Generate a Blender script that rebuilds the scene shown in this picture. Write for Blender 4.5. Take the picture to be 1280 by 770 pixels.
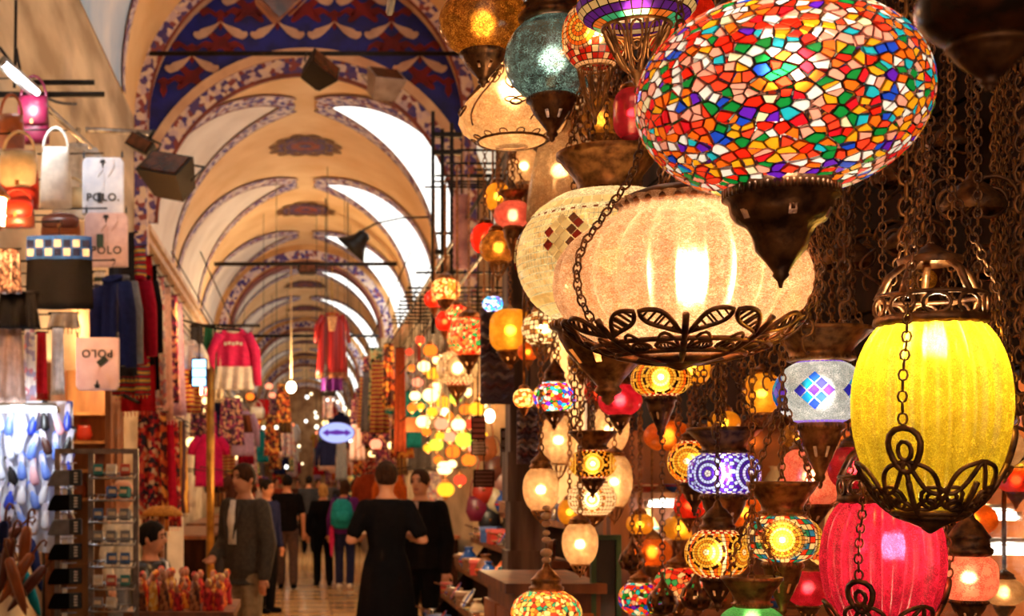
import bpy, bmesh, math, random
from mathutils import Vector, Matrix
PI = math.pi
rnd = random.Random(7)
for o in list(bpy.data.objects): bpy.data.objects.remove(o)
scene = bpy.context.scene
COL = scene.collection
# ------------------------------------------------------------------ camera
KY = 1.55                                       # true depth per depth unit of the measuring table below
F, VX, VY, EYE = 1100.0*KY, 382.0, 603.0, 1.6   # focal length in px, vanishing point, eye height
cd = bpy.data.cameras.new('camera'); cam = bpy.data.objects.new('camera', cd); COL.objects.link(cam)
cam.location = (0, 0, EYE); cam.rotation_euler = (PI/2, 0, 0)
cd.sensor_width = 36; cd.lens = F*36/1280
cd.shift_x = (640-VX)/1280; cd.shift_y = (VY-385)/1280
cd.clip_start = .05; cd.clip_end = 200
cd.dof.use_dof = True; cd.dof.focus_distance = 1.3*KY; cd.dof.aperture_fstop = 9.5
scene.camera = cam
# ------------------------------------------------------------------ world and exposure
w = bpy.data.worlds.new('World'); scene.world = w; w.use_nodes = True
w.node_tree.nodes['Background'].inputs[0].default_value = (1.0, .78, .55, 1)
w.node_tree.nodes['Background'].inputs[1].default_value = .5
vs = scene.view_settings
vs.view_transform = 'Standard'; vs.look = 'None'; vs.exposure = 0.9; vs.gamma = 1; vs.use_curve_mapping = False
LAMP_K = 50.0        # watts per metre of globe radius squared
AISLE_W = 280.0      # watts of the added aisle lanterns; the hanging bulb takes half
LUNETTE_GLOW = 1.3           # glow standing in for daylight on the right-hand lunettes

def P(px, py, Y): Y = Y*KY; return Vector(((px-VX)/F*Y, Y, EYE+(VY-py)/F*Y))
def S(n, Y): return n/F*Y*KY
def C(h):
    h = h.lstrip('#'); c = [int(h[i:i+2], 16)/255 for i in (0, 2, 4)]
    return tuple((x/12.92 if x <= .04045 else ((x+.055)/1.055)**2.4) for x in c)
# ------------------------------------------------------------------ mesh builder
class MB:
    def __init__(s): s.v = []; s.f = []; s.c = []; s.m = []; s.col = None; s.mi = 0
    def add(s, vs, fs):
        b = len(s.v); s.v += [tuple(p) for p in vs]
        for f in fs:
            s.f.append([i+b for i in f]); s.c.append(s.col); s.m.append(s.mi)
    def box(s, c, d, rz=0, rx=0, ry=0):
        c = Vector(c); R = Matrix.Rotation(rz, 3, 'Z') @ Matrix.Rotation(ry, 3, 'Y') @ Matrix.Rotation(rx, 3, 'X')
        vs = [c+R @ Vector((x*d[0]/2, y*d[1]/2, z*d[2]/2)) for x in (-1, 1) for y in (-1, 1) for z in (-1, 1)]
        s.add(vs, [(0,1,3,2), (4,6,7,5), (0,4,5,1), (2,3,7,6), (0,2,6,4), (1,5,7,3)]); return s
    def lathe(s, prof, n=24, ribs=0, amp=0, c=(0,0,0), caps=False, wob=0, t0=0.0):
        vs = []; k = len(prof)
        for (r, z) in prof:
            for i in range(n):
                a = 2*PI*i/n+t0
                rr = r*(1-amp*(1-abs(math.sin(ribs*a/2))) if ribs else 1)
                vs.append((c[0]+rr*math.cos(a), c[1]+rr*math.sin(a), c[2]+z))
        fs = [(j*n+i, j*n+(i+1) % n, (j+1)*n+(i+1) % n, (j+1)*n+i) for j in range(k-1) for i in range(n)]
        if caps: fs += [list(range(n))[::-1], [(k-1)*n+i for i in range(n)]]
        s.add(vs, fs); return s
    def tube(s, pts, r, n=5, closed=False, caps=True):
        pts = [Vector(p) for p in pts]; m = len(pts)
        if m < 2: return s
        vs = []; prev = None
        for i, p in enumerate(pts):
            if closed: t = pts[(i+1) % m]-pts[i-1]
            else: t = pts[min(i+1, m-1)]-pts[max(i-1, 0)]
            if t.length < 1e-9: t = Vector((0,0,1))
            t.normalize()
            if prev is None:
                a = Vector((0,0,1)) if abs(t.z) < .9 else Vector((1,0,0)); u = t.cross(a).normalized()
            else:
                u = prev-t*prev.dot(t)
                if u.length < 1e-6: u = t.cross(Vector((.3,.5,.8)))
                u.normalize()
            prev = u; q = t.cross(u)
            rr = r[i] if isinstance(r, (list, tuple)) else r
            for j in range(n):
                a = 2*PI*j/n; vs.append(p+u*(rr*math.cos(a))+q*(rr*math.sin(a)))
        fs = [(i*n+j, i*n+(j+1) % n, ((i+1) % m)*n+(j+1) % n, ((i+1) % m)*n+j) for i in range(m if closed else m-1) for j in range(n)]
        if caps and not closed: fs += [list(range(n))[::-1], [(m-1)*n+j for j in range(n)]]
        s.add(vs, fs); return s
    def loft(s, rings, n=14):
        """rings: (centre, half width along x, half depth along y) stacked shapes; closed"""
        vs = []
        m = len(rings); cs = [Vector(r[0]) for r in rings]
        for i, (c, ra, rb) in enumerate(rings):
            t = (cs[min(i+1, m-1)]-cs[max(i-1, 0)])
            t = t.normalized() if t.length > 1e-9 else Vector((0,0,1))
            x = Vector((1,0,0)) if abs(t.x) < .9 else Vector((0,0,1))
            x = (x-t*x.dot(t)).normalized(); y = t.cross(x)
            for j in range(n):
                a = 2*PI*j/n; vs.append(cs[i]+x*(ra*math.cos(a))+y*(rb*math.sin(a)))
        fs = [(i*n+j, i*n+(j+1) % n, (i+1)*n+(j+1) % n, (i+1)*n+j) for i in range(m-1) for j in range(n)]
        fs += [list(range(n))[::-1], [(m-1)*n+j for j in range(n)]]
        s.add(vs, fs); return s
    def ball(s, c, rx, ry=None, rz=None, n=12, k=8):
        ry = ry or rx; rz = rz or rx; c = Vector(c); vs = [c+Vector((0,0,-rz))]
        for j in range(1, k):
            t = -PI/2+PI*j/k
            for i in range(n):
                a = 2*PI*i/n; vs.append(c+Vector((rx*math.cos(t)*math.cos(a), ry*math.cos(t)*math.sin(a), rz*math.sin(t))))
        vs.append(c+Vector((0,0,rz))); L = len(vs)-1
        fs = [(0, 1+(i+1) % n, 1+i) for i in range(n)]
        fs += [(1+j*n+i, 1+j*n+(i+1) % n, 1+(j+1)*n+(i+1) % n, 1+(j+1)*n+i) for j in range(k-2) for i in range(n)]
        fs += [(L, 1+(k-2)*n+i, 1+(k-2)*n+(i+1) % n) for i in range(n)]
        s.add(vs, fs); return s
    def prism(s, pts, off):
        """closed outline pts (3D) pushed along vector off"""
        off = Vector(off); n = len(pts); vs = [Vector(p) for p in pts]+[Vector(p)+off for p in pts]
        s.add(vs, [list(range(n))[::-1], [n+i for i in range(n)]]+[(i, (i+1) % n, n+(i+1) % n, n+i) for i in range(n)]); return s
    def chain(s, p0, p1, L=.02, wd=None, r=None, k=8, sag=0):
        p0 = Vector(p0); p1 = Vector(p1); wd = wd or L*.36; r = r or L*.1
        ln = (p1-p0).length+sag; m = max(1, int(round(ln/(L*.78))))
        def at(t): return p0.lerp(p1, t)+Vector((0,0,-4*sag*t*(1-t)))
        for i in range(m):
            a = at(i/m); b = at((i+1)/m); t = (b-a).normalized(); c = (a+b)/2
            x = t.cross(Vector((.31,.95,.11))).normalized(); y = t.cross(x)
            if i % 2: x, y = y, x
            hl = L/2
            s.tube([c+t*(hl*math.sin(2*PI*j/k))+x*(wd*math.cos(2*PI*j/k)) for j in range(k)], r, 4, closed=True)
        return s
    def obj(s, name, mat, parent=None, loc=None, smooth=True, kind=None, label=None):
        me = bpy.data.meshes.new(name); me.from_pydata(s.v, [], s.f)
        for mm in (mat if isinstance(mat, (list, tuple)) else [mat]): me.materials.append(mm)
        if any(c is not None for c in s.c):
            at = me.attributes.new('col', 'FLOAT_COLOR', 'FACE'); buf = []
            for c in s.c: buf += [*(c or (1,1,1)), 1.0]
            at.data.foreach_set('color', buf)
        if any(s.m): me.polygons.foreach_set('material_index', s.m)
        me.polygons.foreach_set('use_smooth', [bool(smooth)]*len(s.f)); me.update()
        return link(name, me, parent, loc, kind, label)
def link(name, me, parent=None, loc=None, kind=None, label=None):
    o = bpy.data.objects.new(name, me); COL.objects.link(o)
    if parent: o.parent = parent
    if loc is not None: o.location = loc
    if kind: o['kind'] = kind
    if label: o['label'] = label
    return o
def tag(o, label, cat, group=None):
    o['label'] = label; o['category'] = cat
    if group: o['group'] = group
    return o
def thing(name, label, cat, loc=(0,0,0), rz=0, group=None):
    o = bpy.data.objects.new(name, None); COL.objects.link(o); o.location = loc; o.rotation_euler = (0,0,rz)
    o.empty_display_size = .05
    return tag(o, label, cat, group)
def dup(root, loc, rz=0, label=None, group=None, scale=None):
    r = root.copy(); COL.objects.link(r); r.location = loc; r.rotation_euler = (0,0,rz)
    if label: r['label'] = label
    if group: r['group'] = group
    if scale: r.scale = (scale,)*3
    for ch in list(root.children):
        c = ch.copy(); COL.objects.link(c); c.parent = r
        for g in list(ch.children):
            d = g.copy(); COL.objects.link(d); d.parent = c
    return r
def light(name, loc, watt, col=(1,.72,.38), r=.02, parent=None):
    l = bpy.data.lights.new(name, 'POINT'); l.energy = watt; l.color = col; l.shadow_soft_size = r
    return link(name, l, parent, loc)
# ------------------------------------------------------------------ materials
MATS = {}
def nt(name):
    m = bpy.data.materials.new(name); m.use_nodes = True; t = m.node_tree
    return m, t, t.nodes, t.links
def mat(name, c1, c2=None, scale=8, rough=.6, metal=0, bump=0, detail=5, stretch=None, spec=None):
    if name in MATS: return MATS[name]
    m, t, N, L = nt(name); b = N['Principled BSDF']
    b.inputs['Roughness'].default_value = rough; b.inputs['Metallic'].default_value = metal
    if spec is not None: b.inputs['Specular IOR Level'].default_value = spec
    if c2 is None: c2 = tuple(x*.72 for x in c1)
    co = N.new('ShaderNodeTexCoord'); no = N.new('ShaderNodeTexNoise'); no.inputs['Scale'].default_value = scale; no.inputs['Detail'].default_value = detail
    src = co.outputs['Object']
    if stretch:
        mp = N.new('ShaderNodeMapping'); mp.inputs['Scale'].default_value = stretch; L.new(src, mp.inputs[0]); src = mp.outputs[0]
    L.new(src, no.inputs['Vector'])
    r = N.new('ShaderNodeValToRGB'); r.color_ramp.elements[0].position = .35; r.color_ramp.elements[1].position = .65
    r.color_ramp.elements[0].color = (*c2, 1); r.color_ramp.elements[1].color = (*c1, 1)
    L.new(no.outputs[0], r.inputs[0]); L.new(r.outputs[0], b.inputs['Base Color'])
    if bump:
        bp = N.new('ShaderNodeBump'); bp.inputs['Strength'].default_value = bump; bp.inputs['Distance'].default_value = .01
        L.new(no.outputs[0], bp.inputs['Height']); L.new(bp.outputs[0], b.inputs['Normal'])
    MATS[name] = m; return m
def cloth_pattern(name, cols, scale=30, rough=.8, kind='voronoi'):
    """woven or printed cloth: cells of a few colours"""
    if name in MATS: return MATS[name]
    m, t, N, L = nt(name); b = N['Principled BSDF']; b.inputs['Roughness'].default_value = rough
    co = N.new('ShaderNodeTexCoord'); r = N.new('ShaderNodeValToRGB'); r.color_ramp.interpolation = 'CONSTANT'
    if kind == 'voronoi':
        v = N.new('ShaderNodeTexVoronoi'); v.inputs['Scale'].default_value = scale; L.new(co.outputs['Object'], v.inputs['Vector'])
        sp = N.new('ShaderNodeSeparateColor'); L.new(v.outputs['Color'], sp.inputs[0]); L.new(sp.outputs[0], r.inputs[0])
    else:
        v = N.new('ShaderNodeTexWave'); v.inputs['Scale'].default_value = scale; v.inputs['Distortion'].default_value = 2
        v.bands_direction = 'Z' if kind == 'hstripe' else 'X'
        L.new(co.outputs['Object'], v.inputs['Vector']); L.new(v.outputs[1], r.inputs[0])
    e = r.color_ramp.elements
    while len(e) < len(cols): e.new(.5)
    for i, c in enumerate(cols): e[i].position = i/len(cols); e[i].color = (*c, 1)
    L.new(r.outputs[0], b.inputs['Base Color']); MATS[name] = m; return m
def emit(name, col, s, sample=True):
    if name in MATS: return MATS[name]
    m, t, N, L = nt(name); N.remove(N['Principled BSDF']); e = N.new('ShaderNodeEmission')
    e.inputs[0].default_value = (*col, 1); e.inputs[1].default_value = s
    L.new(e.outputs[0], N['Material Output'].inputs[0])
    if not sample: m.cycles.emission_sampling = 'NONE'
    MATS[name] = m; return m
def glass(name, c1, c2=None, scale=40, edge=.12, see=.3, rough=.2, tint=None, attr=False, gloss=.07, flake=.35, fwd=.5):
    """thin lamp glass: passes light diffusely and a little directly; crackle flakes or tile colours"""
    if name in MATS: return MATS[name]
    m, t, N, L = nt(name); N.remove(N['Principled BSDF']); out = N['Material Output']
    c2 = c2 or tuple(x*.45 for x in c1)
    tr = N.new('ShaderNodeBsdfTranslucent'); tp = N.new('ShaderNodeBsdfTransparent'); gl = N.new('ShaderNodeBsdfGlossy'); df = N.new('ShaderNodeBsdfDiffuse')
    gl.inputs['Roughness'].default_value = rough
    if attr:
        a = N.new('ShaderNodeAttribute'); a.attribute_name = 'col'; col = a.outputs['Color']
    else:
        co = N.new('ShaderNodeTexCoord'); v = N.new('ShaderNodeTexVoronoi'); v.feature = 'DISTANCE_TO_EDGE'; v.inputs['Scale'].default_value = scale
        v2 = N.new('ShaderNodeTexVoronoi'); v2.inputs['Scale'].default_value = scale
        nz = N.new('ShaderNodeTexNoise'); nz.inputs['Scale'].default_value = scale*.7; nz.inputs['Detail'].default_value = 3
        mv = N.new('ShaderNodeMix'); mv.data_type = 'RGBA'; mv.inputs[0].default_value = .04
        L.new(co.outputs['Object'], mv.inputs[6]); L.new(nz.outputs['Color'], mv.inputs[7])
        L.new(mv.outputs[2], v.inputs['Vector']); L.new(mv.outputs[2], v2.inputs['Vector'])
        mr = N.new('ShaderNodeMapRange'); mr.inputs[1].default_value = 0; mr.inputs[2].default_value = edge; L.new(v.outputs['Distance'], mr.inputs[0])
        mx = N.new('ShaderNodeMix'); mx.data_type = 'RGBA'; mx.inputs[6].default_value = (*c2, 1); mx.inputs[7].default_value = (*c1, 1)
        L.new(mr.outputs[0], mx.inputs[0])
        sp = N.new('ShaderNodeSeparateColor'); L.new(v2.outputs['Color'], sp.inputs[0])
        m2 = N.new('ShaderNodeMapRange'); m2.inputs[3].default_value = 1-flake; m2.inputs[4].default_value = 1; L.new(sp.outputs[0], m2.inputs[0])
        mm = N.new('ShaderNodeMix'); mm.data_type = 'RGBA'; mm.blend_type = 'MULTIPLY'; mm.inputs[0].default_value = 1
        L.new(mx.outputs[2], mm.inputs[6]); L.new(m2.outputs[0], mm.inputs[7]); col = mm.outputs[2]
    L.new(col, tr.inputs[0]); L.new(col, tp.inputs[0]); L.new(col, df.inputs[0])
    if tint:
        for l in list(tp.inputs[0].links): t.links.remove(l)
        tp.inputs[0].default_value = (*tint, 1)
    rf = N.new('ShaderNodeBsdfRefraction'); rf.inputs['Roughness'].default_value = .52; rf.inputs['IOR'].default_value = 1.25; L.new(col, rf.inputs[0])
    ar = N.new('ShaderNodeMixShader'); ar.inputs[0].default_value = fwd; L.new(tr.outputs[0], ar.inputs[1]); L.new(rf.outputs[0], ar.inputs[2])
    a0 = N.new('ShaderNodeMixShader'); a0.inputs[0].default_value = .2; L.new(ar.outputs[0], a0.inputs[1]); L.new(df.outputs[0], a0.inputs[2])
    a1 = N.new('ShaderNodeMixShader'); a1.inputs[0].default_value = see; L.new(a0.outputs[0], a1.inputs[1]); L.new(tp.outputs[0], a1.inputs[2])
    a2 = N.new('ShaderNodeMixShader'); a2.inputs[0].default_value = gloss; L.new(a1.outputs[0], a2.inputs[1]); L.new(gl.outputs[0], a2.inputs[2])
    L.new(a2.outputs[0], out.inputs[0]); MATS[name] = m; return m
BRONZE = mat('bronze', C('#b87c44'), C('#6a4020'), 60, .4, .6, .25)
DARKB = mat('dark bronze', C('#8a5a34'), C('#40241a'), 50, .4, .6, .3)
IRON = mat('black iron', C('#2a2320'), C('#14100e'), 20, .5, .6)
STEEL = mat('brushed steel', C('#b5b0aa'), C('#86817c'), 12, .35, .9)
WOOD = mat('brown wood', C('#9a5a2a'), C('#5c2f12'), 9, .5, 0, .2, stretch=(1,1,.15))
DWOOD = mat('dark wood', C('#34180c'), C('#160a05'), 9, .85, 0, .2, stretch=(1,1,.2), spec=.12)
GREYW = mat('weathered grey wood', C('#85766a'), C('#463a33'), 14, .8, 0, .5, stretch=(1,1,.12))
TILE = glass('coloured mosaic glass', (1,1,1), attr=True, see=.12, gloss=.09)
CLEAR = mat('clear', (1,1,1))
# ------------------------------------------------------------------ the bazaar: floor, walls, vaults
W, YT0, SP1, SP2, YEND = 2.2, 11.6, 6.28, 5.0, 52.0*KY
YT = YT0*KY
PLASTER = mat('ochre vault plaster', C('#f4cf98'), C('#e6b97c'), 1.3, .8, 0, .1)
PALE = mat('pale lunette plaster', C('#efe3d2'), C('#d8c8b4'), 1.1, .8)
SKYBLUE = mat('sky blue painted plaster', C('#8fb4d8'), C('#d9dde6'), .9, .8)
STONE = mat('worn limestone', C('#dcc6a4'), C('#a08868'), 2.2, .85, 0, .6, stretch=(1,.3,1))
BAND = None
def band_mat():
    m, t, N, L = nt('painted floral band'); b = N['Principled BSDF']; b.inputs['Roughness'].default_value = .8
    co = N.new('ShaderNodeTexCoord'); v = N.new('ShaderNodeTexVoronoi'); v.inputs['Scale'].default_value = 15
    L.new(co.outputs['Object'], v.inputs['Vector']); r = N.new('ShaderNodeValToRGB'); r.color_ramp.interpolation = 'CONSTANT'
    sp = N.new('ShaderNodeSeparateColor'); L.new(v.outputs['Color'], sp.inputs[0]); L.new(sp.outputs[0], r.inputs[0])
    cols = [C('#4a3f86'), C('#d9c7c0'), C('#8a4a4c'), C('#c9b5bd'), C('#5b4a82'), C('#dcc9b8')]
    e = r.color_ramp.elements
    while len(e) < len(cols): e.new(.5)
    for i, c in enumerate(cols): e[i].position = i/len(cols); e[i].color = (*c, 1)
    L.new(r.outputs[0], b.inputs['Base Color']); return m
BAND = band_mat()
EDGE = mat('painted dull red line', C('#8d4a3c'), C('#6d3a34'), 4, .8)
COVE = mat('pale rose moulding', C('#e4c6a4'), C('#cda586'), 3, .8)
# floor of laid slabs
fb = MB(); fb.box((0, YEND/2-2, -.06), (7.0, YEND+6, .08))
floor = fb.obj('floor', mat('floor joint grout', C('#7a5a3c'), C('#5a4028'), 3, .7)); floor['kind'] = 'structure'
SLAB = [mat('polished beige slab %s' % i, c, tuple(x*.82 for x in c), 2.2, .16, 0, .02) for i, c in enumerate((C('#d2a873'), C('#c89b64'), C('#d9b27e')))]
sl = []
for mtl in SLAB:
    b = MB(); d = .31; e = .295; b.add([(-d,-d,-.02), (d,-d,-.02), (d,d,-.02), (-d,d,-.02), (-e,-e,0), (e,-e,0), (e,e,0), (-e,e,0)],
        [(4,5,6,7), (0,1,5,4), (1,2,6,5), (2,3,7,6), (3,0,4,7)])
    me = bpy.data.meshes.new('slab'); me.from_pydata(b.v, [], b.f); me.materials.append(mtl); sl.append(me)
for j in range(60):
    for i in range(-2, 3): link('slab', sl[rnd.randrange(3)], floor, (i*.63, 8.0+j*.63, 0))
b = MB()
for j in range(60, 115):
    for i in range(-2, 3): b.box((i*.63, 8.0+j*.63, -.01), (.6, .6, .02))
b.obj('slab', SLAB[0], floor, kind='stuff', smooth=False)
def struct(name, b, m, smooth=False, parent=None):
    o = b.obj(name, m, parent, smooth=smooth)
    if not parent: o['kind'] = 'structure'
    return o
# walls below the springing
b = MB(); b.box((-W-.15, YT/2-1.8, SP1/2), (.3, YT+3.6, SP1)); wl = struct('wall_left', b, STONE)
b = MB(); b.box((-W-.15, (YT+YEND)/2, SP2/2), (.3, YEND-YT, SP2)); b.obj('wall_stretch', STONE, wl, smooth=False)
b = MB(); b.box((W+.45, YT/2-1.8, SP1/2), (.3, YT+3.6, SP1)); wr = struct('wall_right', b, STONE)
b = MB(); b.box((W+.15, (YT+YEND)/2, SP2/2), (.3, YEND-YT, SP2)); b.obj('wall_stretch', STONE, wr, smooth=False)
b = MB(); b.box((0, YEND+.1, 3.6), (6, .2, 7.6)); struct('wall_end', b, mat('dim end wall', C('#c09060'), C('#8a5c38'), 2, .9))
# impost cornices
for sx, nm in ((-1, 'trim_1'), (1, 'trim_2')):
    b = MB(); b.box((sx*(W-.03), (YT+YEND)/2, SP2-.12), (.14, YEND-YT, .1)); b.box((sx*(W-.06), (YT+YEND)/2, SP2-.04), (.2, YEND-YT, .08)); struct(nm, b, COVE)
# vault shells
def arc(R, sp, n, y, a0=0, a1=PI): return [(-R*math.cos(a0+(a1-a0)*i/n), y, sp+R*math.sin(a0+(a1-a0)*i/n)) for i in range(n+1)]
def strip(b, A, B): b.add(A+B, [(i, i+1, len(A)+i+1, len(A)+i) for i in range(len(A)-1)])
def shell(name, R, sp, y0, y1, m, th=.25):
    b = MB(); ys = [y0+(y1-y0)*i/12 for i in range(13)]
    for a, c in zip(ys, ys[1:]): strip(b, arc(R, sp, 40, a), arc(R, sp, 40, c)); strip(b, arc(R+th, sp, 40, c), arc(R+th, sp, 40, a))
    for y, q in ((y0, 0), (y1, 1)):
        A, B = arc(R, sp, 40, y), arc(R+th, sp, 40, y); strip(b, *((A, B) if q == 0 else (B, A)))
    o = b.obj(name, m); o['kind'] = 'structure'; return o
near_vault = shell('ceiling', W, SP1, -3.6, YT, PLASTER)
far_vault = shell('ceiling_vault', W, SP2, YT, YEND, PLASTER)
def vp(R, sp, y, phi, side): # point on vault: phi from springing, side -1 left 1 right
    return (side*R*math.cos(phi), y, sp+R*math.sin(phi))
def lun_w(t, full): return full*max(0, (1-t))**.82*(1-.25*max(0, t-.85)/.15)
def lunette(parent, sp, yc, side, full, fillmat, fname, tip=math.radians(86), bw=.3, lit=False, base=-.0):
    n = 22; band = MB(); fill = MB(); ln = MB()
    def edge(off, R, sgn, tp):
        out = []
        for i in range(n+1):
            t = 1-(1-i/n)**1.6 if False else i/n
            t = 1-(1-t)**1.5
            phi = base+(tp-base)*t
            wd = max(0, full*(1-t)**.78-off) if off >= 0 else full*(1-t)**.78-off
            out.append(vp(R, sp, yc+sgn*wd, phi, side))
        return out
    R1 = W-.03; tipf = tip-.10
    # fill
    A = edge(0, W-.012, -1, tipf); B = edge(0, W-.012, 1, tipf); strip(fill, A, B)
    for sgn in (-1, 1):
        I = edge(0, R1, sgn, tipf); O = edge(-bw, R1, sgn, tip)
        strip(band, I, O)
        O2 = edge(-bw-.03, R1+.005, sgn, tip+.012); strip(ln, edge(-bw+.02, R1+.005, sgn, tip), O2)
        strip(ln, edge(0.02, R1-.004, sgn, tipf-.01), edge(-.015, R1-.004, sgn, tipf))
    # end cap of band round the tip
    cap_in = [vp(R1, sp, yc-bw+2*bw*i/8, tipf, side) for i in range(9)]
    cap_out = [vp(R1, sp, yc-bw*math.cos(PI*i/8), tipf+(tip-tipf)*math.sin(PI*i/8)**.7, side) for i in range(9)]
    strip(band, cap_in, cap_out)
    f = fill.obj(fname, fillmat, None if lit else parent)
    if lit: f['kind'] = 'structure'
    band.obj('painted_band', BAND, parent); ln.obj('painted_line', EDGE, parent)
    return f
LUNGLOW = emit('daylight glow on lunette', (1, .96, .88), LUNETTE_GLOW)  # right lunettes glow in place of daylight falling on pale plaster
wn = 1
for k in range(12):
    yc = (13.0+3.4*k)*KY
    if yc > YEND-2: break
    lunette(far_vault, SP2, yc, -1, 1.38*KY, PALE, 'lunette')
    lunette(far_vault, SP2, yc, 1, 1.38*KY, LUNGLOW, 'window_%d' % wn, lit=True); wn += 1
for yc in (9.1*KY, 5.7*KY):
    lunette(near_vault, SP1, yc, -1, 1.35*KY, SKYBLUE, 'lunette', bw=.24)
    lunette(near_vault, SP1, yc, 1, 1.35*KY, LUNGLOW, 'window_%d' % wn, bw=.24, lit=True); wn += 1  # hidden near lunettes glow too, added to light the blue wall
# painted medallions on the crown
GOLD = mat('painted gold brown', C('#8a5a1e'), C('#5a3510'), 8, .8); PURP = mat('painted purple', C('#6a4a78'), C('#43305c'), 8, .8); RUST = mat('painted rust', C('#a8502c'), C('#7c3320'), 8, .8)
for k in range(8):
    yc = (14.6+3.4*k)*KY
    def ring(name, r0, r1, nn, amp, m, lift):
        b = MB(); q = nn*8; A = []; B = []
        for i in range(q+1):
            a = 2*PI*i/q; s = 1+amp*abs(math.sin(nn*a/2)); 
            for L_, rr in ((A, r0), (B, r1*s)):
                x = rr*math.cos(a)*1.1; L_.append((x, yc+rr*math.sin(a)*1.3, SP2+math.sqrt((W-lift)**2-x*x)))
        strip(b, A, B); b.obj(name, m, med)
    med = MB().obj('medallion', GOLD, far_vault)
    ring('petal_ring', .40, .48, 12, .18, GOLD, .015); ring('petal_ring', .2, .37, 10, .16, PURP, .018)
    ring('petal_ring', .30, .33, 20, .1, GOLD, .024); ring('petal_ring', .10, .19, 8, .25, RUST, .022); ring('petal_ring', 0, .08, 6, .3, PURP, .025)
# mouth of the far vault: moulded arch with painted bands
def arch_band(name, R0, R1, sp, y, m, parent, d=.03, n=40, a0=0):
    b = MB(); A0, B0 = arc(R0, sp, n, y, a0, PI-a0), arc(R1, sp, n, y, a0, PI-a0); A1, B1 = arc(R0, sp, n, y+d, a0, PI-a0), arc(R1, sp, n, y+d, a0, PI-a0)
    strip(b, A0, B0); strip(b, B0, B1); strip(b, A1, A0); return b.obj(name, m, parent)
arch_band('arch_moulding', W-.02, W+.1, SP2, YT-.10, COVE, far_vault, .1)
arch_band('painted_band', W-.22, W-.02, SP2, YT-.07, BAND, far_vault, .07)
arch_band('painted_line', W-.26, W-.22, SP2, YT-.075, EDGE, far_vault, .07)
# ribs further down the aisle, darker than the vault plaster
for y in (20.7*KY, 29.8*KY, 38.9*KY, 48.0*KY):
    rb = arch_band('rib_arch', W-.42, W, SP2, y, mat('darker rib plaster', C('#d9aa70'), C('#b98850'), 2, .8), None, .55); rb['kind'] = 'structure'; rb.name = 'trim_rib'
    arch_band('painted_band', W-.34, W-.14, SP2, y-.015, BAND, rb, .02); arch_band('painted_line', W-.44, W-.38, SP2, y-.02, EDGE, rb, .6)
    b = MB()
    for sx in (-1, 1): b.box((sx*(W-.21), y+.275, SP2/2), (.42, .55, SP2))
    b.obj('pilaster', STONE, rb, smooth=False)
# near vault edge bands round the blue wall
arch_band('painted_band', W-.16, W-.0, SP1, YT-.45, BAND, near_vault, .05)
arch_band('arch_moulding', W-.13, W, SP1, YT-.16, COVE, near_vault, .14)
arch_band('painted_line', W-.19, W-.16, SP1, YT-.44, EDGE, near_vault, .04)
for sx in (-1, 1):
    b = MB(); b.box((sx*(W-.07), YT-.12, (SP1+SP2)/2-.3), (.14, .2, SP1-SP2+.8)); b.obj('arch_moulding', COVE, near_vault, smooth=False)
    b = MB(); b.box((sx*(W-.08), YT-.42, (SP1+SP2)/2-.5), (.16, .1, SP1-SP2+1.2)); b.obj('painted_band', BAND, near_vault, smooth=False)
# blue painted wall over the arch
b = MB(); n = 48
for i in range(n):
    x0, x1 = -W+2*W*i/n, -W+2*W*(i+1)/n
    def lo(x): return SP2+math.sqrt(max(0, (W+.08)**2-x*x))
    def hi(x): return SP1+math.sqrt(max(0, W*W-x*x))
    b.add([(x0, YT-.02, lo(x0)), (x1, YT-.02, lo(x1)), (x1, YT-.02, hi(x1)), (x0, YT-.02, hi(x0))], [(0,1,2,3)])
bluewall = struct('wall_far', b, mat('cobalt painted wall', C('#122090'), C('#0c1560'), 5, .6), smooth=False)
WHITEP = mat('painted white leaf', C('#d8b8a0'), C('#bf9a84'), 5, .8); REDP = mat('painted brick red', C('#7c1a20'), C('#5a121a'), 5, .8)
def inside(x, z, m=.08):
    return z < SP1+math.sqrt(max(0, (W-m-.1)**2-x*x)) and abs(x) < W-m-.1 and z > SP2+math.sqrt(max(0, (W+.1+m)**2-x*x))
def motif(name, pts, m, y):
    b = MB(); b.prism([(p[0], y, p[1]) for p in pts], (0, .012, 0)); return b.obj(name, m, bluewall, smooth=False)
def leaf_pts(x, z, s):
    top = [(0, 0), (.08, -.045), (.17, -.075), (.25, -.10), (.29, -.135), (.345, -.135), (.36, -.17)]
    bot = [(.335, -.21), (.29, -.235), (.245, -.225), (.19, -.205), (.12, -.15), (.05, -.07)]
    p = [(x+s*a, z+c) for a, c in top+bot]; return p if s > 0 else p[::-1]
DX, DZ = .75, .443
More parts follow.
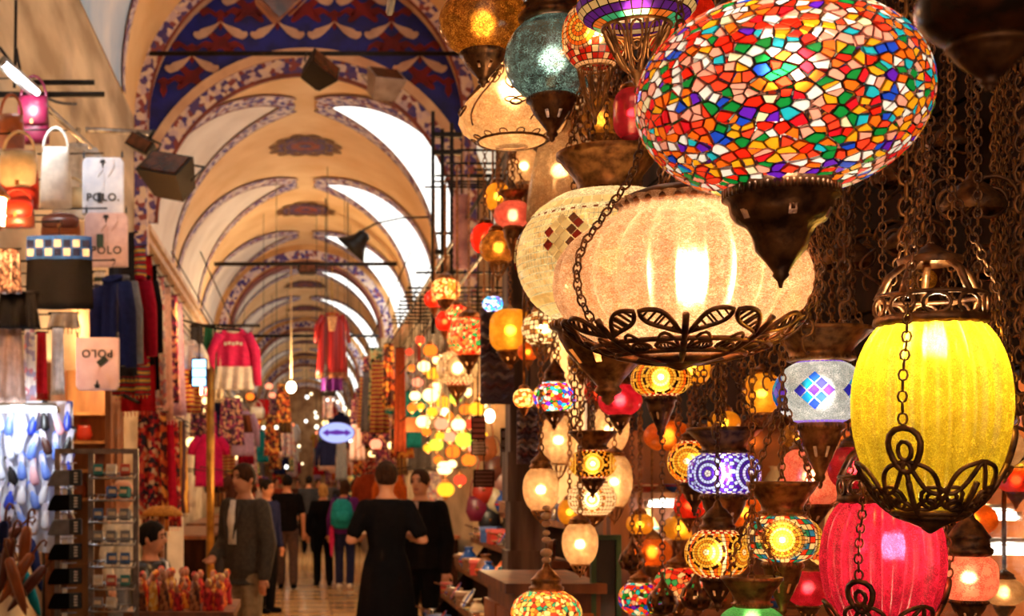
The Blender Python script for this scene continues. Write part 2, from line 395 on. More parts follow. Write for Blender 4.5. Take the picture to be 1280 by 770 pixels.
for r in range(-5, 6):
    for q in range(-4, 5):
        x = (q+(.5 if r % 2 else 0))*DX+.01-.38; z = P(0, 28, YT0).z-r*DZ
        for s in (-1, 1):
            if inside(x+s*.18, z-.12, .1) and inside(x+s*.3, z-.2, .02): motif('leaf_motif', leaf_pts(x, z, s), WHITEP, YT-.045)
        zz = z-.28
        if inside(x, zz, .12):
            pts = []
            for i in range(48):
                a = 2*PI*i/48; rr = .05+.16*abs(math.cos(2*a+PI/2))**1.6+.03*math.cos(8*a); pts.append((x+rr*1.15*math.cos(a), zz+rr*math.sin(a)))
            motif('flower_motif', pts, REDP, YT-.036)
        if inside(x, z+.03, .1):
            motif('flower_motif', [(x-.05, z-.03), (x, z-.12), (x+.05, z-.03), (x+.035, z+.06), (x+.09, z+.1), (x, z+.16), (x-.09, z+.1), (x-.035, z+.06)][::-1], REDP, YT-.036)
        for s in (-1, 1):
            xx = x+s*.2
            if inside(xx, z-.34, .12):
                motif('flower_motif', [(xx-.12*s, z-.28), (xx, z-.25), (xx+.1*s, z-.31), (xx+.13*s, z-.4), (xx+.03*s, z-.33), (xx-.06*s, z-.38)][::s], REDP, YT-.036)
# tie rods
def rod(label, x0, x1, y, z, r=.03):
    b = MB(); b.tube([(x0, y*KY, z), (x1, y*KY, z)], r, 8); o = b.obj('tie_rod', IRON); return tag(o, label, 'tie rod')
rod('dark iron tie rod across the blue painted wall', -1.98, 1.98, 11.15, P(0, 67, 11.15).z)
rod('thin iron tie rod spanning the vault above the red dress', -1.87, 1.87, 18.0, P(0, 330, 18).z, .04)
rod('thin iron tie rod deep in the aisle behind the hanging bulb', -2.05, 2.05, 24, P(0, 420, 24).z, .04)
# ------------------------------------------------------------------ hanging mosaic lamps
def surf(R, H, th, t, kind='oblate', lift=1.0):
    c = max(0.0, math.cos(t))
    if kind == 'drum': r = R*(1-abs(math.sin(t))**4*.62)
    elif kind == 'egg': r = R*c**.8*(1+.06*math.sin(t))
    else: r = R*c**.9
    return Vector((lift*r*math.cos(th), lift*r*math.sin(th), lift*H*math.sin(t)))
def prof(R, H, kind='oblate', tm=1.14, n=18):
    out = []
    for i in range(n+1):
        t = -tm+2*tm*i/n; v = surf(R, H, 0, t, kind); out.append((v.x, v.z))
    return out
def bell_prof(R, H):      # narrow shoulders flaring to a wide brim, closed below
    return [(R*.28, H*1.0), (R*.3, H*.85), (R*.36, H*.62), (R*.5, H*.35), (R*.68, H*.1), (R*.86, -H*.12), (R*.97, -H*.32), (R*1.0, -H*.5), (R*.93, -H*.66), (R*.78, -H*.8), (R*.55, -H*.92), (R*.3, -H)][::-1]
def trumpet_prof(R, H): return [(R*.95, -H), (R*1.0, -H*.95), (R*.98, -H*.6), (R*.9, -H*.2), (R*.78, H*.2), (R*.62, H*.6), (R*.5, H*.9), (R*.47, H)]
G = {}
G['cream'] = glass('cream crackle glass', C('#ffdcb0'), C('#c8864a'), 80, .14, .2, flake=.4)
G['white'] = glass('white ribbed crackle glass', C('#ffe0c2'), C('#cc8e58'), 95, .16, .2, flake=.4)
G['amber'] = glass('amber crackle glass', C('#ffb040'), C('#6a1c06'), 80, .28, .2, flake=.75)
G['gold'] = glass('golden yellow glass', C('#ffc23a'), C('#d88310'), 60, .1, .2, flake=.3)
G['yellow'] = glass('yellow ribbed crackle glass', C('#ffe23a'), C('#b88a0c'), 110, .16, .2, flake=.45, tint=(1,.93,.5))
G['red'] = glass('crimson crackle glass', C('#ff3050'), C('#90061c'), 100, .16, .2, flake=.6, tint=(1,.5,.4))
G['scarlet'] = glass('scarlet glass', C('#ff3b1e'), C('#b01208'), 60, .1, .2)
G['pink'] = glass('rose pink crackle glass', C('#ff8a78'), C('#c43a3c'), 75, .12, .18, flake=.4)
G['teal'] = glass('silver teal crackle glass', C('#b0dcd0'), C('#16282a'), 80, .3, .12, flake=.9, gloss=.22)
G['orange'] = glass('orange glass', C('#ff8a2a'), C('#c8470c'), 50, .1, .2)
G['ice'] = glass('white crackle mosaic glass', C('#fff3dc'), C('#6a8278'), 85, .16, .15, flake=.5)
G['green'] = glass('green glass', C('#7ae08a'), C('#1f8a4a'), 60, .1, .2)
G['blush'] = glass('blush glass with red veins', C('#ff9c86'), C('#d84038'), 42, .10, .2, flake=.3)
G['mix'] = None
def mixglass(name, cols, scale, dark=C('#2a0a08')):
    m, t, N, L = nt(name); N.remove(N['Principled BSDF']); out = N['Material Output']
    co = N.new('ShaderNodeTexCoord'); v = N.new('ShaderNodeTexVoronoi'); v.inputs['Scale'].default_value = scale; v3 = N.new('ShaderNodeTexVoronoi'); v3.feature = 'DISTANCE_TO_EDGE'; v3.inputs['Scale'].default_value = scale
    L.new(co.outputs['Object'], v.inputs['Vector']); L.new(co.outputs['Object'], v3.inputs['Vector'])
    sp = N.new('ShaderNodeSeparateColor'); L.new(v.outputs['Color'], sp.inputs[0]); r = N.new('ShaderNodeValToRGB'); r.color_ramp.interpolation = 'CONSTANT'; e = r.color_ramp.elements
    while len(e) < len(cols): e.new(.5)
    for i, c in enumerate(cols): e[i].position = i/len(cols); e[i].color = (*c, 1)
    L.new(sp.outputs[0], r.inputs[0]); mr = N.new('ShaderNodeMath'); mr.operation = 'GREATER_THAN'; mr.inputs[1].default_value = .06; L.new(v3.outputs['Distance'], mr.inputs[0])
    mx = N.new('ShaderNodeMix'); mx.data_type = 'RGBA'; mx.inputs[6].default_value = (*dark, 1); L.new(mr.outputs[0], mx.inputs[0]); L.new(r.outputs[0], mx.inputs[7])
    tr = N.new('ShaderNodeBsdfTranslucent'); tp = N.new('ShaderNodeBsdfTransparent'); gl = N.new('ShaderNodeBsdfGlossy'); gl.inputs['Roughness'].default_value = .2
    L.new(mx.outputs[2], tr.inputs[0]); L.new(mx.outputs[2], tp.inputs[0])
    a1 = N.new('ShaderNodeMixShader'); a1.inputs[0].default_value = .15; L.new(tr.outputs[0], a1.inputs[1]); L.new(tp.outputs[0], a1.inputs[2])
    a2 = N.new('ShaderNodeMixShader'); a2.inputs[0].default_value = .07; L.new(a1.outputs[0], a2.inputs[1]); L.new(gl.outputs[0], a2.inputs[2]); L.new(a2.outputs[0], out.inputs[0]); return m
MULTI = [C(x) for x in ('#ff2a14', '#ff7a1a', '#ffffff', '#12903c', '#1f4fe0', '#20c0d8', '#6a1fd0', '#ffb81e', '#ffb09a', '#ff4a2a', '#e81a2a', '#fff2c8')]
G['multi'] = mixglass('multicoloured mosaic chips', MULTI, 75)
G['multired'] = mixglass('red and green mosaic chips', [C(x) for x in ('#ff3a1a', '#ff8a4a', '#3aa060', '#ffd0a0', '#c01a1a', '#ff5a3a')], 60)
G['lattice'] = mixglass('cream and orange mosaic', [C(x) for x in ('#ffe6b0', '#ff9a3a', '#ffd080', '#e05a1a')], 70)

def chainpart(b, p0, p1, Y, L=None): b.chain(p0, p1, L or .02)
NET = (.03, .008, .002)
def tile(b, pts, ins=.9, lift=None, wall=0, net=None):
    c = sum((Vector(p) for p in pts), Vector())/len(pts); q = [c+(Vector(p)-c)*ins for p in pts]
    n = len(q)
    if net:
        k = b.col; b.add(q, [list(range(n))]); b.col = net; b.add([Vector(p) for p in pts]+q, [(i, (i+1) % n, n+(i+1) % n, n+i) for i in range(n)]); b.col = k; return
    if wall:
        nn = c.normalized(); o = [p-nn*wall for p in q]
        b.add(q+o, [list(range(n))]+[(i, n+i, n+(i+1) % n, (i+1) % n) for i in range(n)])
    else: b.add(q, [list(range(n))])
def rosette(b, R, H, th0, t0, rad, rings, kind='oblate', lift=1.012, fill=.84):
    """concentric rings of small tiles; rings = [(colour list, count)]"""
    k = len(rings); c0 = math.cos(t0)
    def pt(rho, a): return surf(R, H, th0+rho*math.cos(a)/(R*max(.3, c0)), max(-1.15, min(1.15, t0+rho*math.sin(a)/H)), kind, lift)
    for i, (cols, cnt) in enumerate(rings):
        r0, r1 = rad*i/k, rad*(i+1)/k
        for j in range(cnt):
            b.col = cols[(j if len(cols) > 1 else 0) % len(cols)]
            a0, a1 = 2*PI*j/cnt, 2*PI*(j+1)/cnt
            am = (a0+a1)/2
            tile(b, [pt(r1, a0), pt(r1, am), pt(r1, a1), pt(max(r0, 1e-4), a1), pt(max(r0, 1e-4), a0)] if i else [pt(r1, a0), pt(r1, am), pt(r1, a1), pt(0, 0)], fill, net=NET)
def gridband(b, R, H, t0, t1, rows, n, fn, kind='oblate', lift=1.01, fill=.88, net=None, skip=None):
    for j in range(rows):
        ta, tb = t0+(t1-t0)*j/rows, t0+(t1-t0)*(j+1)/rows
        for i in range(n):
            c = fn(i, j)
            if skip and skip(2*PI*(i+.5)/n, (ta+tb)/2): continue
            if c is None: continue
            b.col = c; a0, a1 = 2*PI*i/n, 2*PI*(i+1)/n
            tile(b, [surf(R, H, a0, ta, kind, lift), surf(R, H, a1, ta, kind, lift), surf(R, H, a1, tb, kind, lift), surf(R, H, a0, tb, kind, lift)], fill, net=net)
def caplathe(b, pr, n=28, c=(0,0,0), ribs=0, amp=0): b.lathe(pr, n, ribs, amp, c)
def bowl_cap(r0, h, z):
    return [(r0*.96, z-.002), (r0*1.12, z+.03*h), (r0*1.12, z+.10*h), (r0*1.0, z+.14*h), (r0*1.02, z+.28*h), (r0*1.22, z+.5*h), (r0*1.5, z+.72*h), (r0*1.62, z+.84*h), (r0*1.72, z+.88*h), (r0*1.72, z+.98*h), (r0*1.6, z+h), (r0*1.3, z+.75*h), (r0*.9, z+.5*h), (.004, z+.4*h)]
def dome_cap(r0, h, z):
    return [(r0*.98, z-.002), (r0*1.2, z+.04*h), (r0*1.2, z+.14*h), (r0*1.05, z+.18*h), (r0*1.0, z+.34*h), (r0*1.1, z+.38*h), (r0*.95, z+.46*h), (r0*.62, z+.66*h), (r0*.3, z+.8*h), (r0*.24, z+.9*h), (r0*.12, z+h), (.002, z+h*1.01)]
def cone_fin(r0, h, z):
    return [(r0*.96, z+.004), (r0*1.15, z-.02*h), (r0*1.17, z-.1*h), (r0*1.04, z-.13*h), (r0*1.0, z-.22*h), (r0*.86, z-.36*h), (r0*.62, z-.52*h), (r0*.36, z-.68*h), (r0*.22, z-.78*h), (r0*.28, z-.82*h), (r0*.26, z-.86*h), (r0*.12, z-.9*h), (r0*.14, z-.94*h), (.002, z-h)]
def pierced(b, pr, n, rows, step):
    k0 = len(b.f); b.lathe(pr, n); fs = b.f[k0:]; keep = []
    for idx, f in enumerate(fs):
        j, i = divmod(idx, n)
        if j in rows and i % step == (j*2) % step: continue
        keep.append(f)
    del b.f[k0:]; del b.c[k0:]; del b.m[k0:]
    for f in keep: b.f.append(f); b.c.append(None); b.m.append(0)
def leafloop(fn, th, v, dth, dv, wth, r, b, n=14, rungs=0):
    """a wire loop shaped like a leaf; fn(theta, v)->point"""
    L, Rr = [], []; k = .72; d = Vector((dth*k, dv)); nn = Vector((-d.y, d.x)).normalized()
    for i in range(n+1):
        s = i/n; wd = wth*math.sin(PI*s**1.5)**.8 if 0 < i < n else 0; q = d*s+Vector((0, .25*wth*math.sin(PI*s)))
        L.append((th+(q.x+nn.x*wd)/k, v+q.y+nn.y*wd)); Rr.append((th+(q.x-nn.x*wd)/k, v+q.y-nn.y*wd))
    b.tube([fn(*p) for p in L+Rr[::-1][1:-1]], r, 5, closed=True)
    for k in range(1, rungs+1):
        i = int(k*n/(rungs+1)); b.tube([fn(*L[i]), fn(*Rr[i])], r*.6, 4)
LAMPS = []
def lamp(label, px, py, Y, wp, hp, gl='cream', kind='oblate', cap='bowl', bot='cone', ribs=0, amp=.05, mosaic=None, hang=3, top=None, power=1.0, capH=None, botH=None, tm=1.14, name='mosaic_lamp', warm=(1,.70,.36), metal=None, bz=0.0, rz=0, group=None, n=None, far=False, profile=None, capr=1.0, shell=False):
    R, H = S(wp, Y)/2, S(hp, Y)/2; loc = P(px, py, Y); metal = metal or BRONZE
    root = thing(name, label, 'lamp', loc, rz+math.atan2(-loc.y, -loc.x)+PI/2, group)
    n = n or (16 if far else (ribs*6 if ribs else 36))
    pr = profile(R, H) if profile else prof(R, H, kind, tm, 10 if far else 18)
    if not mosaic or shell:
        b = MB(); b.lathe(pr, n, ribs, amp); globe = b.obj('globe', G[gl] if isinstance(gl, str) else gl, root)
    if mosaic:
        b = MB(); mosaic(b, R, H, kind); b.obj('mosaic_globe', TILE, globe if shell else root, kind='stuff', smooth=False)
    rt, zt = pr[-1]; rb, zb = pr[0]
    r0 = max(rt*capr, R*.2); h = capH if capH is not None else R*.55
    ztop = zt; rimr = r0*.6
    if cap != 'none':
        b = MB(); p_ = bowl_cap(r0, h, zt) if cap == 'bowl' else dome_cap(r0, h, zt); b.lathe(p_, 14 if far else 28)
        if not far:      # beaded rim
            k = 40
            for i in range(k):
                a = 2*PI*i/k; rr = r0*1.13; b.box((rr*math.cos(a), rr*math.sin(a), zt+.07*h), (r0*.05, r0*.08, h*.08), rz=a)
        b.obj('cap', metal, root); ztop = zt+h; rimr = r0*1.66 if cap == 'bowl' else r0*.1
    if bot == 'cone':
        b = MB(); r1 = max(rb, R*.22); h2 = botH if botH is not None else R*.95
        if far: b.lathe(cone_fin(r1, h2, zb), 12)
        else:
            pierced(b, cone_fin(r1, h2, zb), 32, (5,), 4)
            for i in range(40):
                a = 2*PI*i/40; b.box((r1*1.17*math.cos(a), r1*1.17*math.sin(a), zb-.06*h2), (r1*.05, r1*.07, h2*.07), rz=a)
        b.obj('finial', metal, root)
    elif bot == 'basket':
        b = MB(); r1 = max(rb, R*.5)*1.05; h2 = botH if botH is not None else R*.8; k = 10
        def bp(a, v): rr = r1*(1-v)**.55; return Vector((rr*math.cos(a), rr*math.sin(a), zb-h2*v))
        wr = R*.022
        b.tube([bp(2*PI*i/24, 0) for i in range(24)], wr*1.6, 5, closed=True)
        for i in range(k):
            a = 2*PI*i/k; b.tube([bp(a, v*.97/8) for v in range(9)], wr*1.2, 5)
            b.tube([bp(a+.31+.2*math.sin(2*PI*q/12), .3-.26*math.cos(2*PI*q/12)) for q in range(12)], wr, 4, closed=True)
        b.lathe([(r1*.2, zb-h2*.9), (r1*.24, zb-h2*.95), (r1*.1, zb-h2*1.05), (r1*.13, zb-h2*1.12), (.002, zb-h2*1.2)], 10)
        b.obj('wire_basket', metal, root)
    # chains up to the hanging grid
    ztp = (top if top is not None else (3.0 if Y < 2.6 else 3.4))-loc.z
    if ztp > ztop+.02 and hang:
        b = MB(); L = .016 if Y < 2 else .022
        if far: b.tube([(0, 0, ztop), (0, 0, ztp)], .005, 4)
        elif hang == 3 and cap == 'bowl':
            zj = min(ztp, ztop+R*2.2)
            for i in range(3):
                a = 2*PI*i/3+.5; b.chain((rimr*math.cos(a), rimr*math.sin(a), ztop-.005), (0, 0, zj), L)
            if ztp > zj+.01: b.chain((0, 0, zj), (0, 0, ztp), L)
        else: b.chain((0, 0, ztop), (0, 0, ztp), L)
        b.obj('chain', metal, root)
    if power: light('bulb', (0, 0, bz*H), LAMP_K*R*min(R, H)*power, warm, min(.022, R*.2), root)
    LAMPS.append((label, loc, R, H)); root['_r'] = 0; del root['_r']
    return root, R, H
def stars(cols):
    cs = [C(x) for x in cols]
    return lambda i: cs[i % len(cs)]
cA, cW, cR, cB, cT, cU, cK, cO, cY = C('#ffb52e'), C('#fff0cc'), C('#b81c12'), C('#1f3fd0'), C('#22b8c8'), C('#5a22b0'), C('#3a1408'), C('#ff7a1e'), C('#ffd75a')
def under(R, H, cs, rr):
    def f(th, t):
        for a, t0 in cs:
            d = (th-a+PI) % (2*PI)-PI
            if math.hypot(d*R*math.cos(t0), (t-t0)*H) < rr*.93: return True
        return False
    return f
def disc_mosaic(nd=5, rad=.62, t0=0, c1=cA, c2=cY, rim=cK, bg=None, border=cR, phase=0.0):
    bg = bg or [c1, c2]
    def f(b, R, H, kind):
        rr = min(rad*H*1.3, R*PI/nd*.95); cs = [(2*PI*q/nd-PI/2+phase, t0) for q in range(nd)]; sk = under(R, H, cs, rr)
        dk = tuple(x*.62 for x in c1)
        gridband(b, R, H, -.9, .9, 10, 44, lambda i, j: bg[(i*7+j*3) % len(bg)], kind, 1.0, .84, NET, sk)
        gridband(b, R, H, .9, 1.14, 2, 30, lambda i, j: border if (i+j) % 2 else cW, kind, 1.0, .84, NET, sk)
        gridband(b, R, H, -1.14, -.9, 2, 30, lambda i, j: border if (i+j) % 2 else cW, kind, 1.0, .84, NET, sk)
        for a, t in cs:
            rosette(b, R, H, a, t, rr, [([C('#fff6d8')], 5), ([c1], 12), ([c2], 18), ([dk], 24), ([c2], 30), ([rim, rim, c2], 30)], kind, 1.006)
    return f
# ---- the big near lamps
# 1. big many-coloured chip lamp: every chip that faces the aisle is its own piece
def chip_lamp():
    px, py, Y, wp, hp = 976, 124, 1.0, 352, 236
    R, H = S(wp, Y)/2, S(hp, Y)/2; loc = P(px, py, Y)
    root = thing('mosaic_lamp', 'large round lamp covered in multicoloured glass chips with dark bronze cup', 'lamp', loc)
    r2 = random.Random(3); pts = []
    N = 1650; ga = PI*(3-math.sqrt(5))
    for i in range(N):
        z = 1-2*(i+.5)/N
        a = ga*i; v = Vector((math.sqrt(1-z*z)*math.cos(a), math.sqrt(1-z*z)*math.sin(a), z))
        v += Vector((r2.uniform(-1, 1), r2.uniform(-1, 1), r2.uniform(-1, 1)))*.05; v.normalize()
        pts.append(v)
    bm = bmesh.new()
    for v in pts: bm.verts.new(v)
    bmesh.ops.convex_hull(bm, input=bm.verts)
    bm.normal_update()
    pal = [MULTI[i] for i in (0,0,9,9,10,1,1,1,2,2,2,3,3,4,5,6,7,7,8,8,8,11)]
    names = {}
    def pm(c):
        if c not in names:
            h_ = '%02x%02x%02x' % tuple(int(255*min(1, x)**(1/2.2)) for x in c)
            names[c] = glass('mosaic chip glass '+h_, c, tuple(x*.85 for x in c), 30, .05, .1, flake=.15, gloss=.08)
        return names[c]
    cells = []
    for v in bm.verts:
        ring = [(f.normal.copy()) for f in v.link_faces]
        if len(ring) < 3: continue
        nrm = v.co.normalized(); 
        if abs(nrm.z) > .93: continue
        u = nrm.cross(Vector((0,0,1))).normalized(); q = nrm.cross(u)
        ring.sort(key=lambda p: math.atan2((p-nrm).dot(q), (p-nrm).dot(u)))
        poly = []
        for p in ring:
            p = p.normalized(); k = math.sqrt(max(1e-6, 1-p.z*p.z)); s = k**(-.1) if k > .05 else 1
            poly.append(Vector((p.x*R*s, p.y*R*s, p.z*H)))
        poly = poly[::-1]
        # drop shortest corners so chips read as cut triangles and quads
        while len(poly) > 4 and r2.random() < .75:
            m = min(range(len(poly)), key=lambda i: (poly[i]-poly[i-1]).length); a = (poly[m]+poly[m-1])/2; poly[m] = a; poly.pop(m-1)
        c = sum(poly, Vector())/len(poly)
        area = sum(((poly[i]-c).cross(poly[(i+1) % len(poly)]-c)).length for i in range(len(poly)))/2
        view = (Vector((0, 0, EYE))-(loc+c)).normalized(); nn = Vector((c.x/R**2, c.y/R**2, c.z/H**2)).normalized()
        cells.append((max(0, area*nn.dot(view)) if nn.dot(view) > 0 else -1, c, nn, poly, pal[r2.randrange(len(pal))]))
    bm.free()
    cells.sort(key=lambda t: -t[0])
    gb = MB()
    for _, c, nn, poly, col in cells:      # dark cement between the chips
        q = [c+(p-c)*.80 for p in poly]; k = len(q); gb.add([p*1.002 for p in poly]+q, [(i, (i+1) % k, k+(i+1) % k, k+i) for i in range(k)])
    glb = gb.obj('globe', mat('dark red cement', C('#3a0a0a'), C('#220606'), 50, .7), root, smooth=False)
    rest = {}
    for idx, (ar, c, nn, poly, col) in enumerate(cells):
        ins = r2.uniform(.80, .93)
        if idx < 300:
            b = MB(); q = [(p-c)*ins for p in poly]; k = len(q)
            b.add([p+nn*.002 for p in q]+[p-nn*.002 for p in q], [list(range(k))]+[(i, k+i, k+(i+1) % k, (i+1) % k) for i in range(k)])
            b.obj('glass_chip', pm(col), glb, c, smooth=False)
        else:
            b = rest.setdefault('r', MB()); b.col = col; b.add([c+(p-c)*ins+nn*.002 for p in poly], [list(range(len(poly)))])
    rest['r'].obj('glass_chip', TILE, glb, kind='stuff', smooth=False)
    b = MB(); zt = H*.92; r0 = R*.40
    b.lathe(bowl_cap(r0, .10, zt), 36); b.obj('cap', DARKB, root)
    b = MB(); pr = [(r0*.9, -H*.9), (r0*.98, -H*.95), (r0*.98, -H*1.06), (r0*.9, -H*1.09), (r0*.87, -H*1.2), (r0*.78, -H*1.3), (r0*.60, -H*1.36), (r0*.5, -H*1.46), (r0*.44, -H*1.6), (r0*.24, -H*1.74), (r0*.13, -H*1.84), (r0*.15, -H*1.87), (r0*.06, -H*1.93), (.002, -H*2.0)]
    pierced(b, pr, 36, (4,), 6)
    for i in range(56):
        a = 2*PI*i/56; b.box((r0*.99*math.cos(a), r0*.99*math.sin(a), -H*1.005), (.003, .0045, H*.09), rz=a)
    b.obj('finial', DARKB, root)
    bb = MB()
    for i in range(3):
        a = PI*2*i/3+.4; bb.chain((r0*1.6*math.cos(a), r0*1.6*math.sin(a), zt+.095), (0, 0, zt+.5), .018)
    bb.chain((0, 0, zt+.5), (0, 0, 3.0-loc.z), .018); bb.obj('chain', DARKB, root)
    light('bulb', (-.01, -.055, H*.22), LAMP_K*R*H*1.5, (1, .84, .62), .03, root)
chip_lamp()
# 2. cream melon lamp in an openwork dish
def melon():
    px, py, Y = 850, 352, 1.25; R, H = S(316, Y)/2, S(186, Y)/2; loc = P(px, py, Y)
    root = thing('melon_lamp', 'large cream ribbed crackle glass lamp cradled in bronze leaf filigree', 'lamp', loc)
    pr = []
    for i in range(25):
        t = -1.3+2.36*i/24; v = surf(R, H, 0, t); pr.append((v.x, v.z))
    rt, zt = pr[-1]; pr += [(rt*.93, zt+.006), (rt*.9, zt+.012), (rt*.98, zt+.02), (rt*1.02, zt+.022)]
    b = MB(); b.lathe(pr, 208, 26, .075); b.obj('globe', G['white'], root)
    def fn(th, v):      # v 0 at the bottom hub, 1 at the widest point
        t = -PI/2*.98*(1-v); p = surf(R, H, th, t); rr = math.hypot(p.x, p.y)
        return Vector((p.x*1.03+.004*math.cos(th), p.y*1.03+.004*math.sin(th), p.z*1.05-.004))
    b = MB(); w_ = .0032
    for i in range(8):
        a = 2*PI*i/8+.2; b.tube([fn(a, .05+.57*q/10) for q in range(11)], w_*1.5, 6)
    for i in range(8):
        a = 2*PI*i/8+.2
        for s in (-1, 1):
            leafloop(fn, a+s*.04, .46, s*.33, .20, .062, w_*1.1, b, rungs=7); leafloop(fn, a+s*.05, .30, s*.30, .03, .04, w_*.9, b, rungs=5)
            b.tube([fn(a+s*(.05+.3*q/8), .30+.16*math.sin(PI*q/8)) for q in range(9)], w_*.8, 5)
    for v in (.26, .40): b.tube([fn(2*PI*q/48, v) for q in range(48)], w_*1.2, 5, closed=True)
    b.lathe([(R*.32, -H*1.02), (R*.34, -H*1.06), (R*.2, -H*1.11), (R*.1, -H*1.14), (.002, -H*1.2)], 24); b.obj('filigree_dish', DARKB, root)
    b = MB(); b.tube([(R*.46*math.cos(2*PI*i/32), R*.46*math.sin(2*PI*i/32), zt+.018) for i in range(32)], .005, 6, closed=True); ring_z = zt+.018
    b.lathe([(R*.44, ring_z-.004), (R*.47, ring_z), (R*.42, ring_z+.012), (R*.3, ring_z+.02)], 32); b.obj('collar', DARKB, root)
    b = MB()
    for i in range(3):
        a = math.radians(-151+120*i)+.42; [b.chain(fn(a, .5+q*.13), fn(a, .63+q*.13) if q < 7 else (R*.5*math.cos(a), R*.5*math.sin(a), ring_z+.03), .017) for q in range(8)]
        b.chain((R*.5*math.cos(a), R*.5*math.sin(a), ring_z+.03), (0, 0, ring_z+.26), .017)
    b.chain((0, 0, ring_z+.26), (0, 0, 3.0-loc.z), .017); b.obj('chain', DARKB, root)
    root.rotation_euler.z = -.42
    light('bulb', (.02, -.03, .005), LAMP_K*R*H*2.3, (1, .70, .41), .013, root)
melon()
# 3. white mosaic saucer with diamonds, behind it
def saucer(b, R, H, kind):
    for j, t in enumerate((.60, -.75)):
        gridband(b, R, H, t, t+.16, 1, 46, lambda i, j: cW, kind, 1.012, .9)
    gridband(b, R, H, .52, .56, 1, 90, lambda i, j: C('#7a3a22') if i % 2 else None, kind, 1.012, .8)
    gridband(b, R, H, -.95, .52, 16, 120, lambda i, j: C('#ffe9c4') if (i*5+j*3) % 7 else C('#f2cf9a'), kind, 1.004, .8)
L3, R3, H3 = lamp('white mosaic globe with mirror diamonds behind the cream ribbed lamp', 760, 322, 1.7, 226, 178, 'ice', mosaic=saucer, shell=True, cap='bowl', capH=.085, capr=.62, power=2.2, tm=1.05)
dm = {}
def diamond(parent, R, H, th, t, dth, dt, col, kind='oblate', lift=1.03):
    key = col
    if key not in dm: dm[key] = glass('diamond tile '+str(len(dm)), col, tuple(x*.8 for x in col), 60, .05, .1, flake=.15, gloss=.15)
    c = surf(R, H, th, t, kind, lift); b = MB(); tile(b, [surf(R, H, th-dth, t, kind, lift)-c, surf(R, H, th, t-dt, kind, lift)-c, surf(R, H, th+dth, t, kind, lift)-c, surf(R, H, th, t+dt, kind, lift)-c], .9)
    b2 = MB(); q = [Vector(p) for p in b.v]; nn = c.normalized(); b2.add(q+[p-nn*.003 for p in q], [(0,1,2,3)]+[(i, 4+i, 4+(i+1) % 4, (i+1) % 4) for i in range(4)])
    return b2.obj('diamond_tile', dm[key], parent, c, smooth=False)
gl3 = [c for c in L3.children if c.name.startswith('globe')][0]
for q in range(5):
    th0 = 2*PI*q/5-PI/2-.45
    for i in range(-2, 3):
        for j in range(-2, 3):
            if abs(i)+abs(j) > 3: continue
            col = [C('#fff4dc'), C('#fff4dc'), C('#6a3a2a'), C('#e8d8c0'), C('#8a1f1a')][(i*2+j*3+10) % 5]
            diamond(gl3, R3, H3, th0+(i-j)*.068, .12+(i+j)*.085, .066, .083, col)
